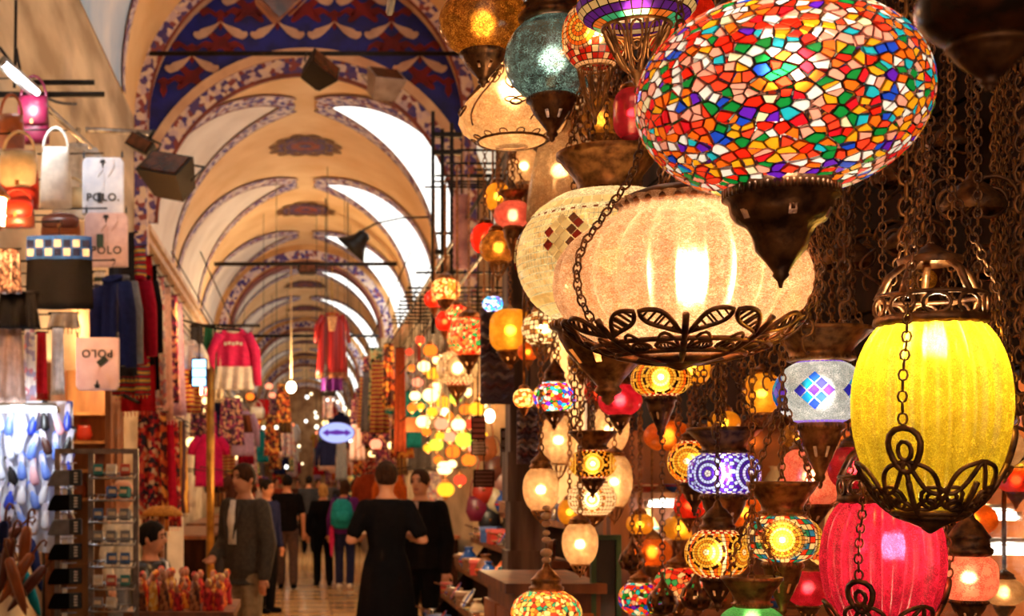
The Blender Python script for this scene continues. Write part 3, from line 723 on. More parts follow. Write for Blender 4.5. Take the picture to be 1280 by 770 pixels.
# 4. yellow and 5. red ribbed lamps in filigree
def ribbed(label, px, py, Y, wp, hp, gl, nr, power, bz, crown=True, warm=(1,.75,.4), bo=(0,0)):
    R, H = S(wp, Y)/2, S(hp, Y)/2; loc = P(px, py, Y)
    root = thing('ribbed_lamp', label, 'lamp', loc); pr = []
    for i in range(25):
        t = -1.25+2.25*i/24; v = surf(R, H, 0, t, 'egg'); pr.append((v.x, v.z))
    b = MB(); b.lathe(pr, nr*8, nr, .13); b.obj('globe', G[gl], root); rt, zt = pr[-1]
    def fn(th, v):
        t = -PI/2*.97*(1-v); p = surf(R, H, th, t, 'egg'); return Vector((p.x*1.035, p.y*1.035, p.z*1.035-.002))
    w_ = .0032; b = MB()
    for i in range(6):
        a = 2*PI*i/6-PI/2-.75; b.tube([fn(a, .05+.5*q/8) for q in range(9)], w_*1.3, 5)
        for s in (-1, 1):
            leafloop(fn, a, .70, s*.46, -.24, .07, w_, b); leafloop(fn, a, .30, s*.42, .06, .05, w_, b)
            sp = []
            for q in range(22):      # spiral scroll
                u = q/21; rr = .26*(1-u*.85); aa = u*4.2*PI; sp.append(fn(a+s*(.36+rr*math.cos(aa)), .40+.5*rr*math.sin(aa)))
            b.tube(sp, w_*.9, 5)
    for v in (.16, .24): b.tube([fn(2*PI*q/40, v) for q in range(40)], w_*1.3, 5, closed=True)
    b.lathe([(R*.3, -H*1.0), (R*.32, -H*1.04), (R*.14, -H*1.1), (.002, -H*1.16)], 20); b.obj('filigree_basket', DARKB, root)
    # crown of scrolls round the neck
    b = MB(); b.lathe([(rt*1.02, zt-.004), (rt*1.12, zt), (rt*1.1, zt+.008), (rt*1.0, zt+.01)], 32)
    for i in range(10):
        a = 2*PI*i/10; ta = Vector((-math.sin(a), math.cos(a), 0)); ce = Vector((rt*1.05*math.cos(a), rt*1.05*math.sin(a), zt+.02))
        b.tube([ce+ta*(rt*.26*math.cos(2*PI*q/14))+Vector((0, 0, .013*math.sin(2*PI*q/14))) for q in range(14)], w_*.8, 5, closed=True)
    b.tube([(rt*1.05*math.cos(2*PI*i/30), rt*1.05*math.sin(2*PI*i/30), zt+.035) for i in range(30)], w_, 5, closed=True)
    zr = zt+.035
    for i in range(5):
        a = 2*PI*i/5; b.tube([(rt*1.05*math.cos(a), rt*1.05*math.sin(a), zr), (rt*.8*math.cos(a), rt*.8*math.sin(a), zr+.03), (rt*.5*math.cos(a), rt*.5*math.sin(a), zr+.045)], w_*1.6, 5)
    b.lathe([(rt*.62, zr+.042), (rt*.66, zr+.05), (rt*.4, zr+.056), (.003, zr+.07)], 20); b.obj('crown', DARKB, root)
    b = MB()
    for i in range(3):
        a = 2*PI*i/3-PI/2-.75; top_ = Vector((rt*1.3*math.cos(a), rt*1.3*math.sin(a), zt+.04)); pz = fn(a, .78)
        [b.chain(fn(a, .92+q*.13), fn(a, 1.05+q*.13) if q < 4 else top_, .015) for q in range(5)]
        pl = []
        for q in range(16):      # tear-shaped pendant hook
            u = 2*PI*q/16; pl.append(fn(a+.2*math.sin(u)*(1+.3*math.cos(u)), .76+.14*math.cos(u)))
        b.tube(pl, w_*1.3, 5, closed=True); b.tube([fn(a, .62), fn(a, .5)], w_, 5)
        b.tube([fn(a+.09*math.cos(2*PI*q/10), .76+.06*math.sin(2*PI*q/10)) for q in range(10)], w_, 4, closed=True)
        b.chain(top_, (0, 0, zr+.2), .015)
    b.chain((0, 0, zr+.06), (0, 0, 3.0-loc.z), .015); b.obj('chain', DARKB, root)
    light('bulb', (bo[0], bo[1], bz*H), LAMP_K*R*H*power, warm, .018, root)
ribbed('yellow ribbed crackle glass lamp in dark scrolled filigree', 1163, 515, 1.15, 188, 262, 'yellow', 18, 2.7, .62, warm=(1,.84,.5))
ribbed('crimson ribbed crackle glass lamp in dark scrolled filigree', 1103, 706, 1.3, 150, 190, 'red', 16, 1.5, .25, warm=(1,.8,.6), bo=(0, -.03))
# 6. white mosaic lamp with blue diamonds
L6, R6, H6 = lamp('small white crackle mosaic lamp with blue diamond tiles', 1025, 490, 1.6, 112, 84, 'ice', cap='bowl', capH=.06, capr=1.5, botH=.12, power=1.5, tm=1.16, warm=(.95,.95,1), shell=True,
    mosaic=lambda b, R, H, k: (gridband(b, R, H, 1.0, 1.14, 1, 36, lambda i, j: C('#7a3ae0'), k, 1.012), gridband(b, R, H, -1.14, -1.0, 1, 36, lambda i, j: C('#a070f0'), k, 1.012)))
gl6 = [c for c in L6.children if c.name.startswith('globe')][0]
for q in range(6):
    th0 = 2*PI*q/6-PI/2-.12
    for i, j, c in ((0,0,'#2a4ae8'), (1,0,'#3a6af0'), (0,1,'#1f9ae0'), (1,1,'#5a30c8'), (2,0,'#7a3ad0'), (0,2,'#3a3ad8'), (2,2,'#2a6ae0'), (1,2,'#20b0e0'), (2,1,'#4a4ae0')):
        diamond(gl6, R6, H6, th0+(i-j)*.15, -.02+(i+j-2)*.2, .145, .195, C(c), lift=1.02)
# ---- the rest of the near lamps
def teal_strip(b, R, H, k): pass
lamp('silver teal crackle glass globe hanging below a dark cap', 690, 73, 1.75, 118, 106, 'teal', cap='dome', capH=.075, capr=1.3, botH=.09, power=.75, warm=(1,.9,.75), metal=DARKB)
lamp('amber red crackle glass globe hanging above the cream bell lamp', 604, 27, 1.85, 112, 84, 'amber', cap='dome', botH=.075, power=.8, metal=DARKB)
lb, Rb, Hb = lamp('cream glass bell lamp with wire flower and heart ornaments', 640, 121, 2.1, 134, 126, 'cream', profile=bell_prof, cap='dome', bot='none', power=1.7, ribs=0, capH=.07, hang=1, name='bell_lamp', metal=DARKB)
b = MB()
def bf(th, v):
    pr = bell_prof(Rb, Hb); f = v*(len(pr)-1); i = min(int(f), len(pr)-2); u = f-i; r = pr[i][0]*(1-u)+pr[i+1][0]*u; z = pr[i][1]*(1-u)+pr[i+1][1]*u
    return Vector((r*1.03*math.cos(th), r*1.03*math.sin(th), z))
for k in range(5):
    a = -PI/2-.55+k*2*PI/5; fl = bf(a, .72)
    for q in range(6):
        u = 2*PI*q/6; b.tube([bf(a+.14*math.cos(u)+.1*math.cos(2*PI*s/10), .74+.06*math.sin(u)+.045*math.sin(2*PI*s/10)) for s in range(10)], .002, 4, closed=True)
    a2 = a+.62
    b.tube([bf(a2+.2*math.sin(s)**3, .44+.012*(13*math.cos(s)-5*math.cos(2*s)-2*math.cos(3*s)-math.cos(4*s))/4) for s in [2*PI*i/20 for i in range(20)]], .0024, 4, closed=True)
    for sgn in (-1, 1):
        b.tube([bf(a2+sgn*.1*math.sin(2*PI*s/10)*(1-.0), .42+.03*math.cos(2*PI*s/10)) for s in range(10)], .002, 4, closed=True)
        b.tube([bf(a2+sgn*(.05+.2*s/8+.06*math.sin(PI*s/8)), .56+.12*s/8) for s in range(9)], .0024, 4)
        b.tube([bf(a2+sgn*(.05+.14*s/8-.03*math.sin(PI*s/8)), .56+.12*s/8) for s in range(9)], .0024, 4)
for s in range(5): b.tube([bf(-PI/2+.62-.75+s*2*PI/5+.5+.3*q/8, .25+.4*q/8) for q in range(9)], .0022, 4)
b.tube([bf(2*PI*q/36, .12) for q in range(36)], .004, 5, closed=True)
for q in range(14): b.tube([bf(2*PI*q/14+.1*math.cos(2*PI*s/10), .14+.03*math.sin(2*PI*s/10)) for s in range(10)], .0018, 4, closed=True)
b.obj('wire_ornament', DARKB, lb)
def orange_rose(b, R, H, k):
    cs = [(2*PI*q/5-PI/2-.5, 0) for q in range(5)]
    gridband(b, R, H, -1.14, 1.14, 11, 26, lambda i, j: [C('#b01c14'), C('#d8321a'), C('#ffd9b0')][(i+j*2) % 3 if j % 4 else 2], k, 1.0, .84, NET, under(R, H, cs, H*.6))
    for a, t in cs: rosette(b, R, H, a, t, H*.6, [([cY], 5), ([cO], 12), ([cY], 16), ([cO], 22), ([C('#ffe0b0')], 22)], k, 1.006)
lamp('orange and red mosaic lamp with concentric rosettes over a wire basket', 744, 44, 1.6, 82, 92, 'amber', mosaic=orange_rose, cap='dome', bot='basket', botH=.085, power=.9)
def purple_ring(b, R, H, k):
    pal = [C('#6a2ac0'), C('#ffd9a0'), C('#36b8a8'), C('#e8c890'), C('#d83a1e'), C('#ffc86a')]
    gridband(b, R, H, -1.05, 1.05, 8, 30, lambda i, j: C('#6a2ac0') if j in (1, 3) else (C('#ffe0b0') if j == 2 else ([C('#46c8a8'), C('#8ae0b8'), C('#ff8a3a')][(i//3) % 3])), k, 1.0, .86, NET)
lamp('purple and turquoise banded mosaic lamp above a tall wire basket', 796, 4, 1.35, 150, 70, 'lattice', mosaic=purple_ring, cap='bowl', bot='basket', botH=.075, power=1.0, tm=1.05)
lamp('red crackle glass lamp tucked behind the big chip lamp', 850, 30, 1.7, 90, 90, 'scarlet', power=.6, cap='dome')
lamp('narrow scarlet glass lamp hanging above a fluted bronze bowl', 790, 142, 2.0, 46, 66, 'red', kind='drum', power=.7, cap='dome', bot='none')
lamp('amber glass lamp in wire scrolls beside the scarlet lamp', 752, 148, 2.65, 62, 50, 'amber', cap='dome', bot='basket', power=.7)
lt, _, _ = lamp('tall cream glass trumpet shade behind the mosaic globe', 700, 216, 2.3, 84, 124, 'cream', profile=trumpet_prof, cap='dome', bot='none', power=.55, hang=1, name='trumpet_lamp', capH=.06)
lamp('pink crackle glass lamp with pointed bronze drop', 641, 268, 3.0, 48, 34, 'pink', botH=.115, power=1.3)
lamp('amber crackle globe above a small wire basket under the pink lamp', 623, 309, 3.15, 48, 42, 'amber', cap='dome', bot='basket', power=1.5)
lamp('plain orange glass globe touching the amber crackle globe', 606, 298, 3.4, 36, 40, 'scarlet', cap='dome', bot='none', power=1.4)
lamp('round golden globe near the top of the grey post', 622, 246, 3.6, 34, 36, 'gold', cap='dome', power=1.2)
lamp('cream lamp in drooping wire leaves over the pink lamp', 655, 208, 3.2, 42, 46, 'cream', cap='dome', bot='basket', power=1.2)
lamp('golden crackle drum lamp next to the white floral lamp', 638, 413, 3.5, 52, 56, 'gold', kind='drum', cap='none', bot='cone', power=1.4, hang=1)
def white_floral(b, R, H, k):
    gridband(b, R, H, -1.14, 1.14, 9, 28, lambda i, j: C('#fff0d0') if (i//2+j) % 3 else C('#a06a38'), k, 1.0, .85, NET)
lamp('white floral mosaic lamp over a wire basket next to the golden drum', 679, 411, 3.0, 54, 46, 'cream', mosaic=white_floral, cap='dome', bot='basket', power=1.8)
lamp('tiny turquoise and blue mosaic lamp on the grey post', 616, 380, 3.9, 26, 20, mixglass('blue white chips', [C('#2a6af0'), C('#e8f4ff'), C('#20c0d0'), C('#7a4ae0'), C('#ffffff')], 90), cap='dome', bot='none', power=2.6, warm=(.9,.95,1), far=True)
lamp('red glass lamp with dark cap under the melon lamp', 775, 500, 2.2, 54, 42, 'red', cap='dome', power=1.3, botH=.05, capH=.06, metal=DARKB)
lamp('amber rosette mosaic lamp with pointed drop below the melon lamp', 826, 474, 2.0, 74, 48, 'gold', mosaic=disc_mosaic(4, .75, 0, cA, cY, cK, [cO, cY, cA]), cap='dome', capH=.045, botH=.1, power=1.6, metal=DARKB)
lamp('golden globe half hidden behind the amber rosette lamp', 866, 462, 2.4, 44, 44, 'gold', cap='dome', bot='none', power=1.2)
lamp('multicoloured chip lamp hanging beside the golden drum', 693, 496, 2.8, 54, 40, 'multi', cap='dome', capH=.075, botH=.06, power=2.0, metal=DARKB, warm=(1,.85,.65))
lamp('small cream and amber lamp beside the multicoloured chip lamp', 655, 498, 3.3, 27, 26, 'lattice', cap='dome', power=2.2, far=True)
lamp('cream ribbed egg lamp behind the two rosette lamp', 698, 550, 3.3, 46, 66, 'cream', kind='egg', ribs=10, cap='dome', bot='basket', power=1.5)
lamp('cream ribbed egg lamp high beside the wooden post', 762, 538, 3.1, 50, 60, 'cream', kind='egg', ribs=10, cap='dome', bot='none', power=1.5)
lamp('amber mosaic lamp with dark ringed rosettes and flared cap', 741, 580, 2.6, 58, 40, 'gold', mosaic=disc_mosaic(5, .8, 0, cA, cY, cK, [cK, cA]), cap='bowl', capH=.055, capr=1.3, botH=.06, power=1.6, metal=DARKB)
lamp('cream egg lamp wrapped in wire near the wooden post', 768, 602, 2.9, 46, 70, 'cream', kind='egg', ribs=8, cap='dome', bot='basket', power=1.4)
def swirl(b, R, H, k):
    cs = [(2*PI*q/4-PI/2, 0) for q in range(4)]
    gridband(b, R, H, -1.05, 1.05, 9, 36, lambda i, j: C('#ffe8c8'), k, 1.0, .86, NET, under(R, H, cs, H*.75))
    for a, t in cs: rosette(b, R, H, a, t, H*.75, [([C('#fff0d0')], 5), ([C('#c07a30')], 14), ([C('#fff0d0')], 18), ([C('#fff0d0')], 20), ([C('#c07a30'), C('#fff0d0')], 22)], k, 1.006)
lamp('cream lamp with brown swirls below the ringed rosette lamp', 740, 624, 2.75, 60, 46, 'cream', mosaic=swirl, cap='dome', botH=.05, power=1.6, tm=1.05)
lamp('cream ribbed egg lamp ending in a string of white beads', 676, 612, 2.5, 46, 58, 'cream', kind='egg', ribs=10, cap='dome', bot='basket', botH=.03, power=1.5, capH=.05)
lamp('lowest cream ribbed egg lamp caged in wire', 725, 680, 2.42, 46, 56, 'cream', kind='egg', ribs=10, cap='dome', bot='basket', botH=.03, power=1.5)
lm, Rm, Hm = lamp('wide cream and rainbow mosaic lamp hung from a string of beads', 683, 766, 2.3, 88, 60, mixglass('cream rainbow chips', [C('#ffe0a0'), C('#ffb04a'), C('#e8402a'), C('#ffd080'), C('#3aa88a'), C('#ff7a2a')], 80), cap='dome', capH=.075, capr=.9, power=1.6, top=P(0, 722, 2.3).z)
b = MB(); loc = P(683, 722, 2.3)
bd = thing('bead_string', 'string of round white beads between the egg lamp and the rainbow lamp', 'beads', loc)
b = MB(); b.tube([(0, 0, -.02), (0, 0, S(90, 2.3))], .003, 5); b.obj('cord', DARKB, bd)
for i, (yy, rr) in enumerate(((716, 9), (700, 6), (696-5, 8), (675, 6), (666, 5), (655, 6), (645, 7), (640-5, 5))):
    b = MB(); b.ball((0, 0, S(722-yy, 2.3)), S(rr, 2.3), None, S(rr*.7, 2.3)); b.obj('bead', mat('ivory bead', C('#e8c8a0'), C('#c89a70'), 10, .3), bd)
lamp('teal and purple rosette mosaic lamp with dark flared cap', 905, 592, 1.9, 88, 56, mixglass('turquoise chips', [C('#20c0d8'), C('#1f8ad0'), C('#58e0d8'), C('#1fa8a0')], 90), mosaic=disc_mosaic(5, .8, 0, C('#5a2ab0'), C('#d8e8ff'), C('#5a1fa0'), None, cU, -.45), kind='drum', cap='bowl', capH=.055, capr=1.05, botH=.11, power=1.8, warm=(.95,.92,1), metal=DARKB)
lamp('amber rosette lamp with black ringed discs behind the teal lamp', 868, 577, 2.1, 66, 58, 'gold', mosaic=disc_mosaic(4, .85, 0, cA, cY, cK, [cA, cO], phase=-.3), cap='dome', botH=.08, power=1.5, metal=DARKB)
lamp('amber lamp with three tiled rosettes below the teal lamp', 897, 692, 1.8, 80, 66, 'gold', mosaic=disc_mosaic(5, .7, .1, cA, cY, cK, [cA, cW, cO], phase=-.35), cap='dome', capH=.06, botH=.07, power=1.5, metal=DARKB)
def wheel(b, R, H, k):
    cs = [(2*PI*q/4-PI/2, 0) for q in range(4)]
    gridband(b, R, H, -1.14, 1.14, 9, 30, lambda i, j: [C('#20907a'), C('#ffe0b0'), C('#d83a1e'), C('#2a7ac0'), C('#ffe0b0')][(i*3+j) % 5], k, 1.0, .86, NET, under(R, H, cs, H*.98))
    for a, t in cs: rosette(b, R, H, a, t, H*.98, [([C('#fff8e0')], 4), ([cA], 10), ([C('#b87a20')], 16), ([cY], 20), ([C('#a86a1c'), cA], 26), ([cY], 28), ([C('#c89a50')], 30), ([C('#fff0cc')], 22)], k, 1.006, .84)
lamp('mosaic lamp with a large golden wheel rosette edged in white tiles', 978, 673, 1.5, 96, 64, 'amber', mosaic=wheel, cap='bowl', capH=.058, capr=1.15, botH=.1, power=1.7)
lamp('green glass lamp seen under a wide bronze bowl cap', 940, 779, 1.45, 80, 46, 'green', cap='bowl', capH=.05, capr=1.2, power=1.4)
lamp('pink red crackle mosaic lamp behind the blue diamond lamp', 1014, 596, 2.0, 74, 76, 'blush', kind='drum', cap='dome', botH=.07, power=1.1, metal=DARKB)
lamp('small crimson glass lamp behind the yellow lamp', 1066, 585, 1.75, 60, 58, 'red', cap='dome', botH=.08, power=.8, metal=DARKB)
lamp('pale pink cracked glass lamp beside the crimson ribbed lamp', 1211, 722, 1.6, 68, 62, 'blush', kind='drum', cap='dome', capH=.085, capr=1.2, botH=.06, power=1.8, metal=DARKB)
lamp('amber glass lamp in a wire cage among the chains', 952, 492, 2.5, 46, 54, 'gold', kind='drum', cap='dome', bot='basket', power=1.3)
lamp('dim orange globe behind the amber rosette drop', 835, 545, 2.9, 60, 40, 'orange', cap='dome', bot='none', power=.55)
lamp('orange glass globe low behind the rosette lamps', 870, 553, 3.1, 50, 36, 'orange', cap='dome', bot='none', power=.6)
# ---- dark unlit lamp close to the lens, top corner
def dark_lamp():
    Y = .62; loc = P(1236, 6, Y); root = thing('mosaic_lamp', 'unlit dark bronze lamp hanging very close above the chains', 'lamp', loc)
    R = S(86, Y)
    b = MB(); b.lathe(prof(R, R*.62), 32); b.obj('globe', mat('smoked amber glass', C('#5a2a12'), C('#1c0c06'), 40, .25), root)
    b = MB(); b.lathe(cone_fin(R*.5, R*.7, -R*.56), 28); b.obj('finial', DARKB, root)
    b = MB(); b.lathe(dome_cap(R*.5, R*.7, R*.56), 28); b.obj('cap', DARKB, root)
    b = MB(); b.chain((0, 0, R*1.2), (0, 0, 3.0-loc.z), .02); b.obj('chain', DARKB, root)
dark_lamp()
# ---- fluted bronze bowl of the saucer lamp is its cap; loose chains and brackets in the dark corner
r5 = random.Random(11)
spots = [(r5.uniform(1000, 1290), r5.uniform(330, 520)) for _ in range(26)]+[(958, 470), (968, 455), (985, 430), (1008, 420), (770, 470), (905, 470), (925, 500), (940, 470), (718, 520), (735, 470), (880, 520), (895, 530), (848, 520)]
for i, (px, py) in enumerate(spots):
    Y = r5.uniform(1.35, 2.15) if px > 990 else r5.uniform(1.7, 2.4)
    loc = P(px, py, Y)
    if loc.x > 1.36: Y = 1.36/((px-VX)/F); loc = P(px, py, Y)
    b = MB(); b.chain((0, 0, 0), (0, 0, 3.0-loc.z), r5.choice((.018, .022, .03)), sag=0)
    root = thing('lamp_chain', 'loose bronze lamp chain hanging from the overhead grid', 'chain', loc, 0, 'loose chains among the lamps'); b.obj('links', BRONZE if i % 2 else DARKB, root)
    b = MB(); b.tube([(.012*math.cos(t)*(1-t/9), 0, -.012+.014*math.sin(t)-.004*t/3) for t in [k*.5 for k in range(12)]], .0025, 5); b.obj('hook', DARKB, root)
for i, (px, py, Y) in enumerate(((1075, 190, 1.7), (1215, 250, 1.5), (1140, 300, 1.75), (1250, 330, 1.7), (1060, 320, 1.8), (1245, 560, 1.75), (1120, 220, 2.0), (1190, 175, 1.9))):
    loc = P(px, py, Y); root = thing('scroll_bracket', 'dark iron scroll bracket hanging unlit among the chains', 'bracket', loc, r5.uniform(-.8, .8), 'iron scroll brackets among the chains')
    b = MB()
    for s in (-1, 1):
        b.tube([(s*(.03+.045*(1-t/14)*math.cos(t)), .0, .045*(1-t/14)*math.sin(t)) for t in [k*.45 for k in range(24)]], .004, 5)
        b.tube([(s*(.075+.03*math.sin(k*.4)), .01*s, -.02-.02*k*.4) for k in range(10)], .0035, 5)
    b.obj('scroll', DARKB, root)
    b = MB(); b.lathe([(.05, -.02), (.055, -.01), (.05, 0), (.03, .02), (.012, .035), (.002, .05)], 20); b.obj('canopy', DARKB, root)
    b = MB(); b.chain((0, 0, .05), (0, 0, 3.0-loc.z), .02); b.obj('chain', DARKB, root)

extra = [('gold', 905, 528, 2.6, 40, 30), ('scarlet', 862, 632, 2.7, 40, 34), ('amber', 998, 545, 2.3, 40, 34), ('orange', 930, 640, 2.3, 48, 40), ('cream', 1052, 655, 1.9, 40, 46), ('amber', 728, 452, 2.7, 36, 30), ('gold', 800, 655, 3.2, 34, 28), ('red', 1010, 735, 1.78, 56, 48), ('amber', 1150, 350, 2.0, 40, 30), ('multired', 848, 730, 2.6, 60, 46), ('multi', 800, 748, 2.7, 54, 44), ('orange', 660, 440, 3.4, 26, 24), ('gold', 712, 640, 3.2, 30, 34), ('cream', 1255, 560, 1.6, 46, 50), ('lattice', 1040, 700, 2.2, 50, 44), ('scarlet', 745, 490, 2.9, 30, 26)]
nmx = {'gold': 'golden', 'scarlet': 'scarlet', 'amber': 'amber crackle', 'orange': 'orange', 'cream': 'cream', 'red': 'crimson', 'multired': 'red and green chip', 'multi': 'rainbow chip', 'lattice': 'cream and orange lattice'}
for k, px, py, Y, wp, hp in extra: lamp('dim %s lamp in the back rows of the stall' % nmx[k], px, py, Y, wp, hp, k, cap='dome', power=.75, group='dim %s lamps in the back rows' % nmx[k])
# unlit onion shaped pierced metal pendants low in the stall
def onion(px, py, Y, wp):
    R = S(wp, Y)/2; loc = P(px, py, Y); root = thing('onion_pendant', 'unlit pierced bronze onion pendant hanging low in the stall', 'pendant', loc, 0, 'unlit onion pendants low in the stall')
    b = MB(); pr = [(R*.3, -R*.8), (R*.8, -R*.6), (R, -R*.1), (R*.85, R*.4), (R*.45, R*.85), (R*.15, R*1.3), (R*.06, R*1.8)]; pierced(b, pr, 24, (1, 2, 3), 3); b.obj('body', DARKB, root)
    b = MB(); b.lathe([(R*.3, -R*.8), (R*.34, -R*.85), (R*.1, -R*1.1), (.001, -R*1.2)], 14); b.obj('finial', BRONZE, root); b = MB(); b.chain((0, 0, R*1.8), (0, 0, 3.0-loc.z), .02); b.obj('chain', DARKB, root)
for a in ((828, 752, 2.35, 40), (872, 745, 2.2, 44), (905, 655, 2.5, 36), (1000, 640, 2.2, 36), (790, 700, 2.9, 34), (1180, 665, 1.75, 40), (1060, 745, 1.75, 46), (1262, 505, 1.5, 44)): onion(*a)
# ------------------------------------------------------------------ the lamp shop on the right
XG = 1.45
b = MB(); b.box((XG+.08, 2.4*KY, 2.75), (.16, 3.0*KY, 1.84)); shopf = struct('wall_shopfront', b, DWOOD)
for i in range(9):      # fascia boards
    b = MB(); b.box((XG-.012, 2.4*KY, 1.93+i*.2), (.024, 3.0*KY, .19)); b.obj('board', DWOOD, shopf, smooth=False)
b = MB(); b.box((XG+.06, 2.4*KY, .25), (.12, 2.9*KY, .5)); struct('wall_shop_plinth', b, DWOOD)
GP = nt('clear shop pane'); m_, t_, N_, L_ = GP; N_.remove(N_['Principled BSDF'])
tp = N_.new('ShaderNodeBsdfTransparent'); tp.inputs[0].default_value = (.93, .92, .88, 1); gg = N_.new('ShaderNodeBsdfGlossy'); gg.inputs['Roughness'].default_value = .03; mx = N_.new('ShaderNodeMixShader'); lw = N_.new('ShaderNodeFresnel'); lw.inputs[0].default_value = 1.3
mx.inputs[0].default_value = .09; L_.new(tp.outputs[0], mx.inputs[1]); L_.new(gg.outputs[0], mx.inputs[2]); L_.new(mx.outputs[0], N_['Material Output'].inputs[0])
b = MB(); b.box((XG+.03, 2.4*KY, 1.16), (.008, 2.9*KY, 1.32)); w1 = struct('window_shop', b, m_)
for y in (1.0*KY, 2.2*KY, 3.3*KY):
    b = MB(); b.box((XG+.03, y, 1.16), (.05, .04, 1.32)); b.obj('window_frame', WOOD, w1, smooth=False)
b = MB(); b.box((0, 0, 1.8), (.085, .085, 3.6)); b.box((0, 0, .1), (.12, .12, .2)); b.box((0, 0, 1.85), (.11, .11, .05)); o = b.obj('wooden_post', WOOD, None, (1.43, 4.03*KY, 0), smooth=False); tag(o, 'honey brown wooden post at the corner of the lamp shop', 'post')
# inside: end wall with shelves, back wall
WARMW = mat('warm shop panelling', C('#b8682c'), C('#7c3c14'), 3, .6, 0, .1)
b = MB(); b.box((2.02, 4.62*KY, 1.5), (1.1, .06, 3.0)); struct('wall_shop_end', b, WARMW)
b = MB(); b.box((2.52, 2.7*KY, 1.5), (.06, 3.8*KY, 3.0)); struct('wall_shop_back', b, WARMW)
b = MB(); b.box((2.08, 2.7*KY, 2.62), (.94, 3.8*KY, .06)); struct('ceiling_shop', b, DWOOD)
r6 = random.Random(5)
SH = thing('shelf_unit', 'brown shelf unit with lit shelves inside the lamp shop', 'shelf', (2.0, 4.62*KY-.2, 0))
for z in (.55, .95, 1.3, 1.535, 1.95): b = MB(); b.box((0, 0, z), (.98, .3, .03)); b.obj('shelf_board', WOOD, SH, smooth=False)
for x in (-.5, 0, .5): b = MB(); b.box((x, .0, 1.1), (.03, .3, 2.1)); b.obj('upright', WOOD, SH, smooth=False)
def tubelight(label, c, d, ln, watt, r=.014, col=(1,.93,.8), s=14, arm=0):
    root = thing('tube_light', label, 'light', c); d = Vector(d).normalized()
    b = MB(); b.tube([-d*ln/2, d*ln/2], r, 8); b.obj('tube', emit('tube glow %.0f' % s, col, s), root)
    b = MB(); b.tube([-d*ln/2+Vector((0,0,.03)), d*ln/2+Vector((0,0,.03))], r*.9, 6)
    for s_ in (-1, 1): b.tube([d*(ln/2*s_), d*(ln/2*s_+.02*s_)], r*1.15, 8)
    b.obj('batten', STEEL, root)
    if arm: [MB().tube([d*(ln*.35*s_)+Vector((0, 0, .03)), d*(ln*.35*s_)+Vector((0, arm, .03))], .008, 5).obj('arm', STEEL, root) for s_ in (-1, 1)]
    if watt: light('glow', Vector((0, -.05, -.05)), watt, col, .06, root)
    return root
tubelight('white strip light under a shelf behind the wooden post', P(832, 630, 4.42), (1,0,0), .17, 3)
tubelight('white strip light along the back wall of the lamp shop', P(1258, 688, 2.9), (1,-.2,0), .3, 4)
tubelight('second strip light higher on the shop back wall', P(1245, 645, 3.0), (1,-.3,0), .12, 1.5)
root = thing('shop_fill_light', 'added dome light inside the lamp shop', 'light', (2.0, 3.2*KY, 2.59)); MB().lathe([(.13, 0), (.14, -.03), (.11, -.08), (.05, -.11), (.001, -.12)], 20).obj('shade', G['cream'], root); MB().lathe([(.15, 0), (.15, -.025), (.13, -.03)], 20).obj('rim', BRONZE, root); light('bulb', (0, 0, -.2), 45, (1,.62,.28), .1, root)  # ceiling dome added to carry the shop's fill light
CER = [C(x) for x in ('#f2e2c8', '#d8602a', '#2a5ab0', '#d8b46a', '#b83220', '#58a0a8', '#e8c8a0', '#7a4a2c')]
def cmat(i): return mat('glazed ceramic %d' % i, CER[i], tuple(x*.8 for x in CER[i]), 14, .2)
cname = ['ivory', 'orange', 'blue', 'gold', 'red', 'turquoise', 'sand', 'brown']
def vase_prof(s): return [(.001, 0), (.3*s, 0), (.34*s, .03*s), (.5*s, .3*s), (.52*s, .5*s), (.36*s, .8*s), (.2*s, 1.0*s), (.22*s, 1.1*s), (.3*s, 1.18*s), (.27*s, 1.18*s), (.17*s, 1.05*s)]
def bowl_prof(s): return [(.001, 0), (.3*s, 0), (.3*s, .05*s), (.6*s, .2*s), (.85*s, .45*s), (.95*s, .62*s), (.9*s, .62*s), (.6*s, .28*s), (.001, .14*s)]
def plate_prof(s): return [(.001, 0), (.5*s, 0), (.55*s, .03*s), (.95*s, .13*s), (1.0*s, .16*s), (.95*s, .17*s), (.5*s, .06*s), (.001, .05*s)]
proto = {}
def crock(kind, i, loc, s, label, group, tilt=0, rz=0):
    key = (kind, i)
    if key not in proto:
        b = MB(); b.lathe({'vase': vase_prof, 'bowl': bowl_prof, 'plate': plate_prof}[kind](1.0), 20)
        me = bpy.data.meshes.new(kind); me.from_pydata(b.v, [], b.f); me.materials.append(cmat(i)); me.polygons.foreach_set('use_smooth', [True]*len(b.f))
        b2 = MB(); 
        pr = {'vase': [(.53, .36), (.545, .42), (.53, .48)], 'bowl': [(.86, .44), (.905, .5), (.93, .56)], 'plate': [(.56, .075), (.7, .11), (.9, .165)]}[kind]
        b2.lathe(pr, 20); me2 = bpy.data.meshes.new('painted_rim'); me2.from_pydata(b2.v, [], b2.f); me2.materials.append(cmat((i+2) % 8)); proto[key] = (me, me2)
    me, me2 = proto[key]; o = link('ceramic_'+kind, me, None, loc); o.scale = (s,)*3; o.rotation_euler = (tilt, 0, rz); tag(o, label, kind, group); link('painted_rim', me2, o)
    return o
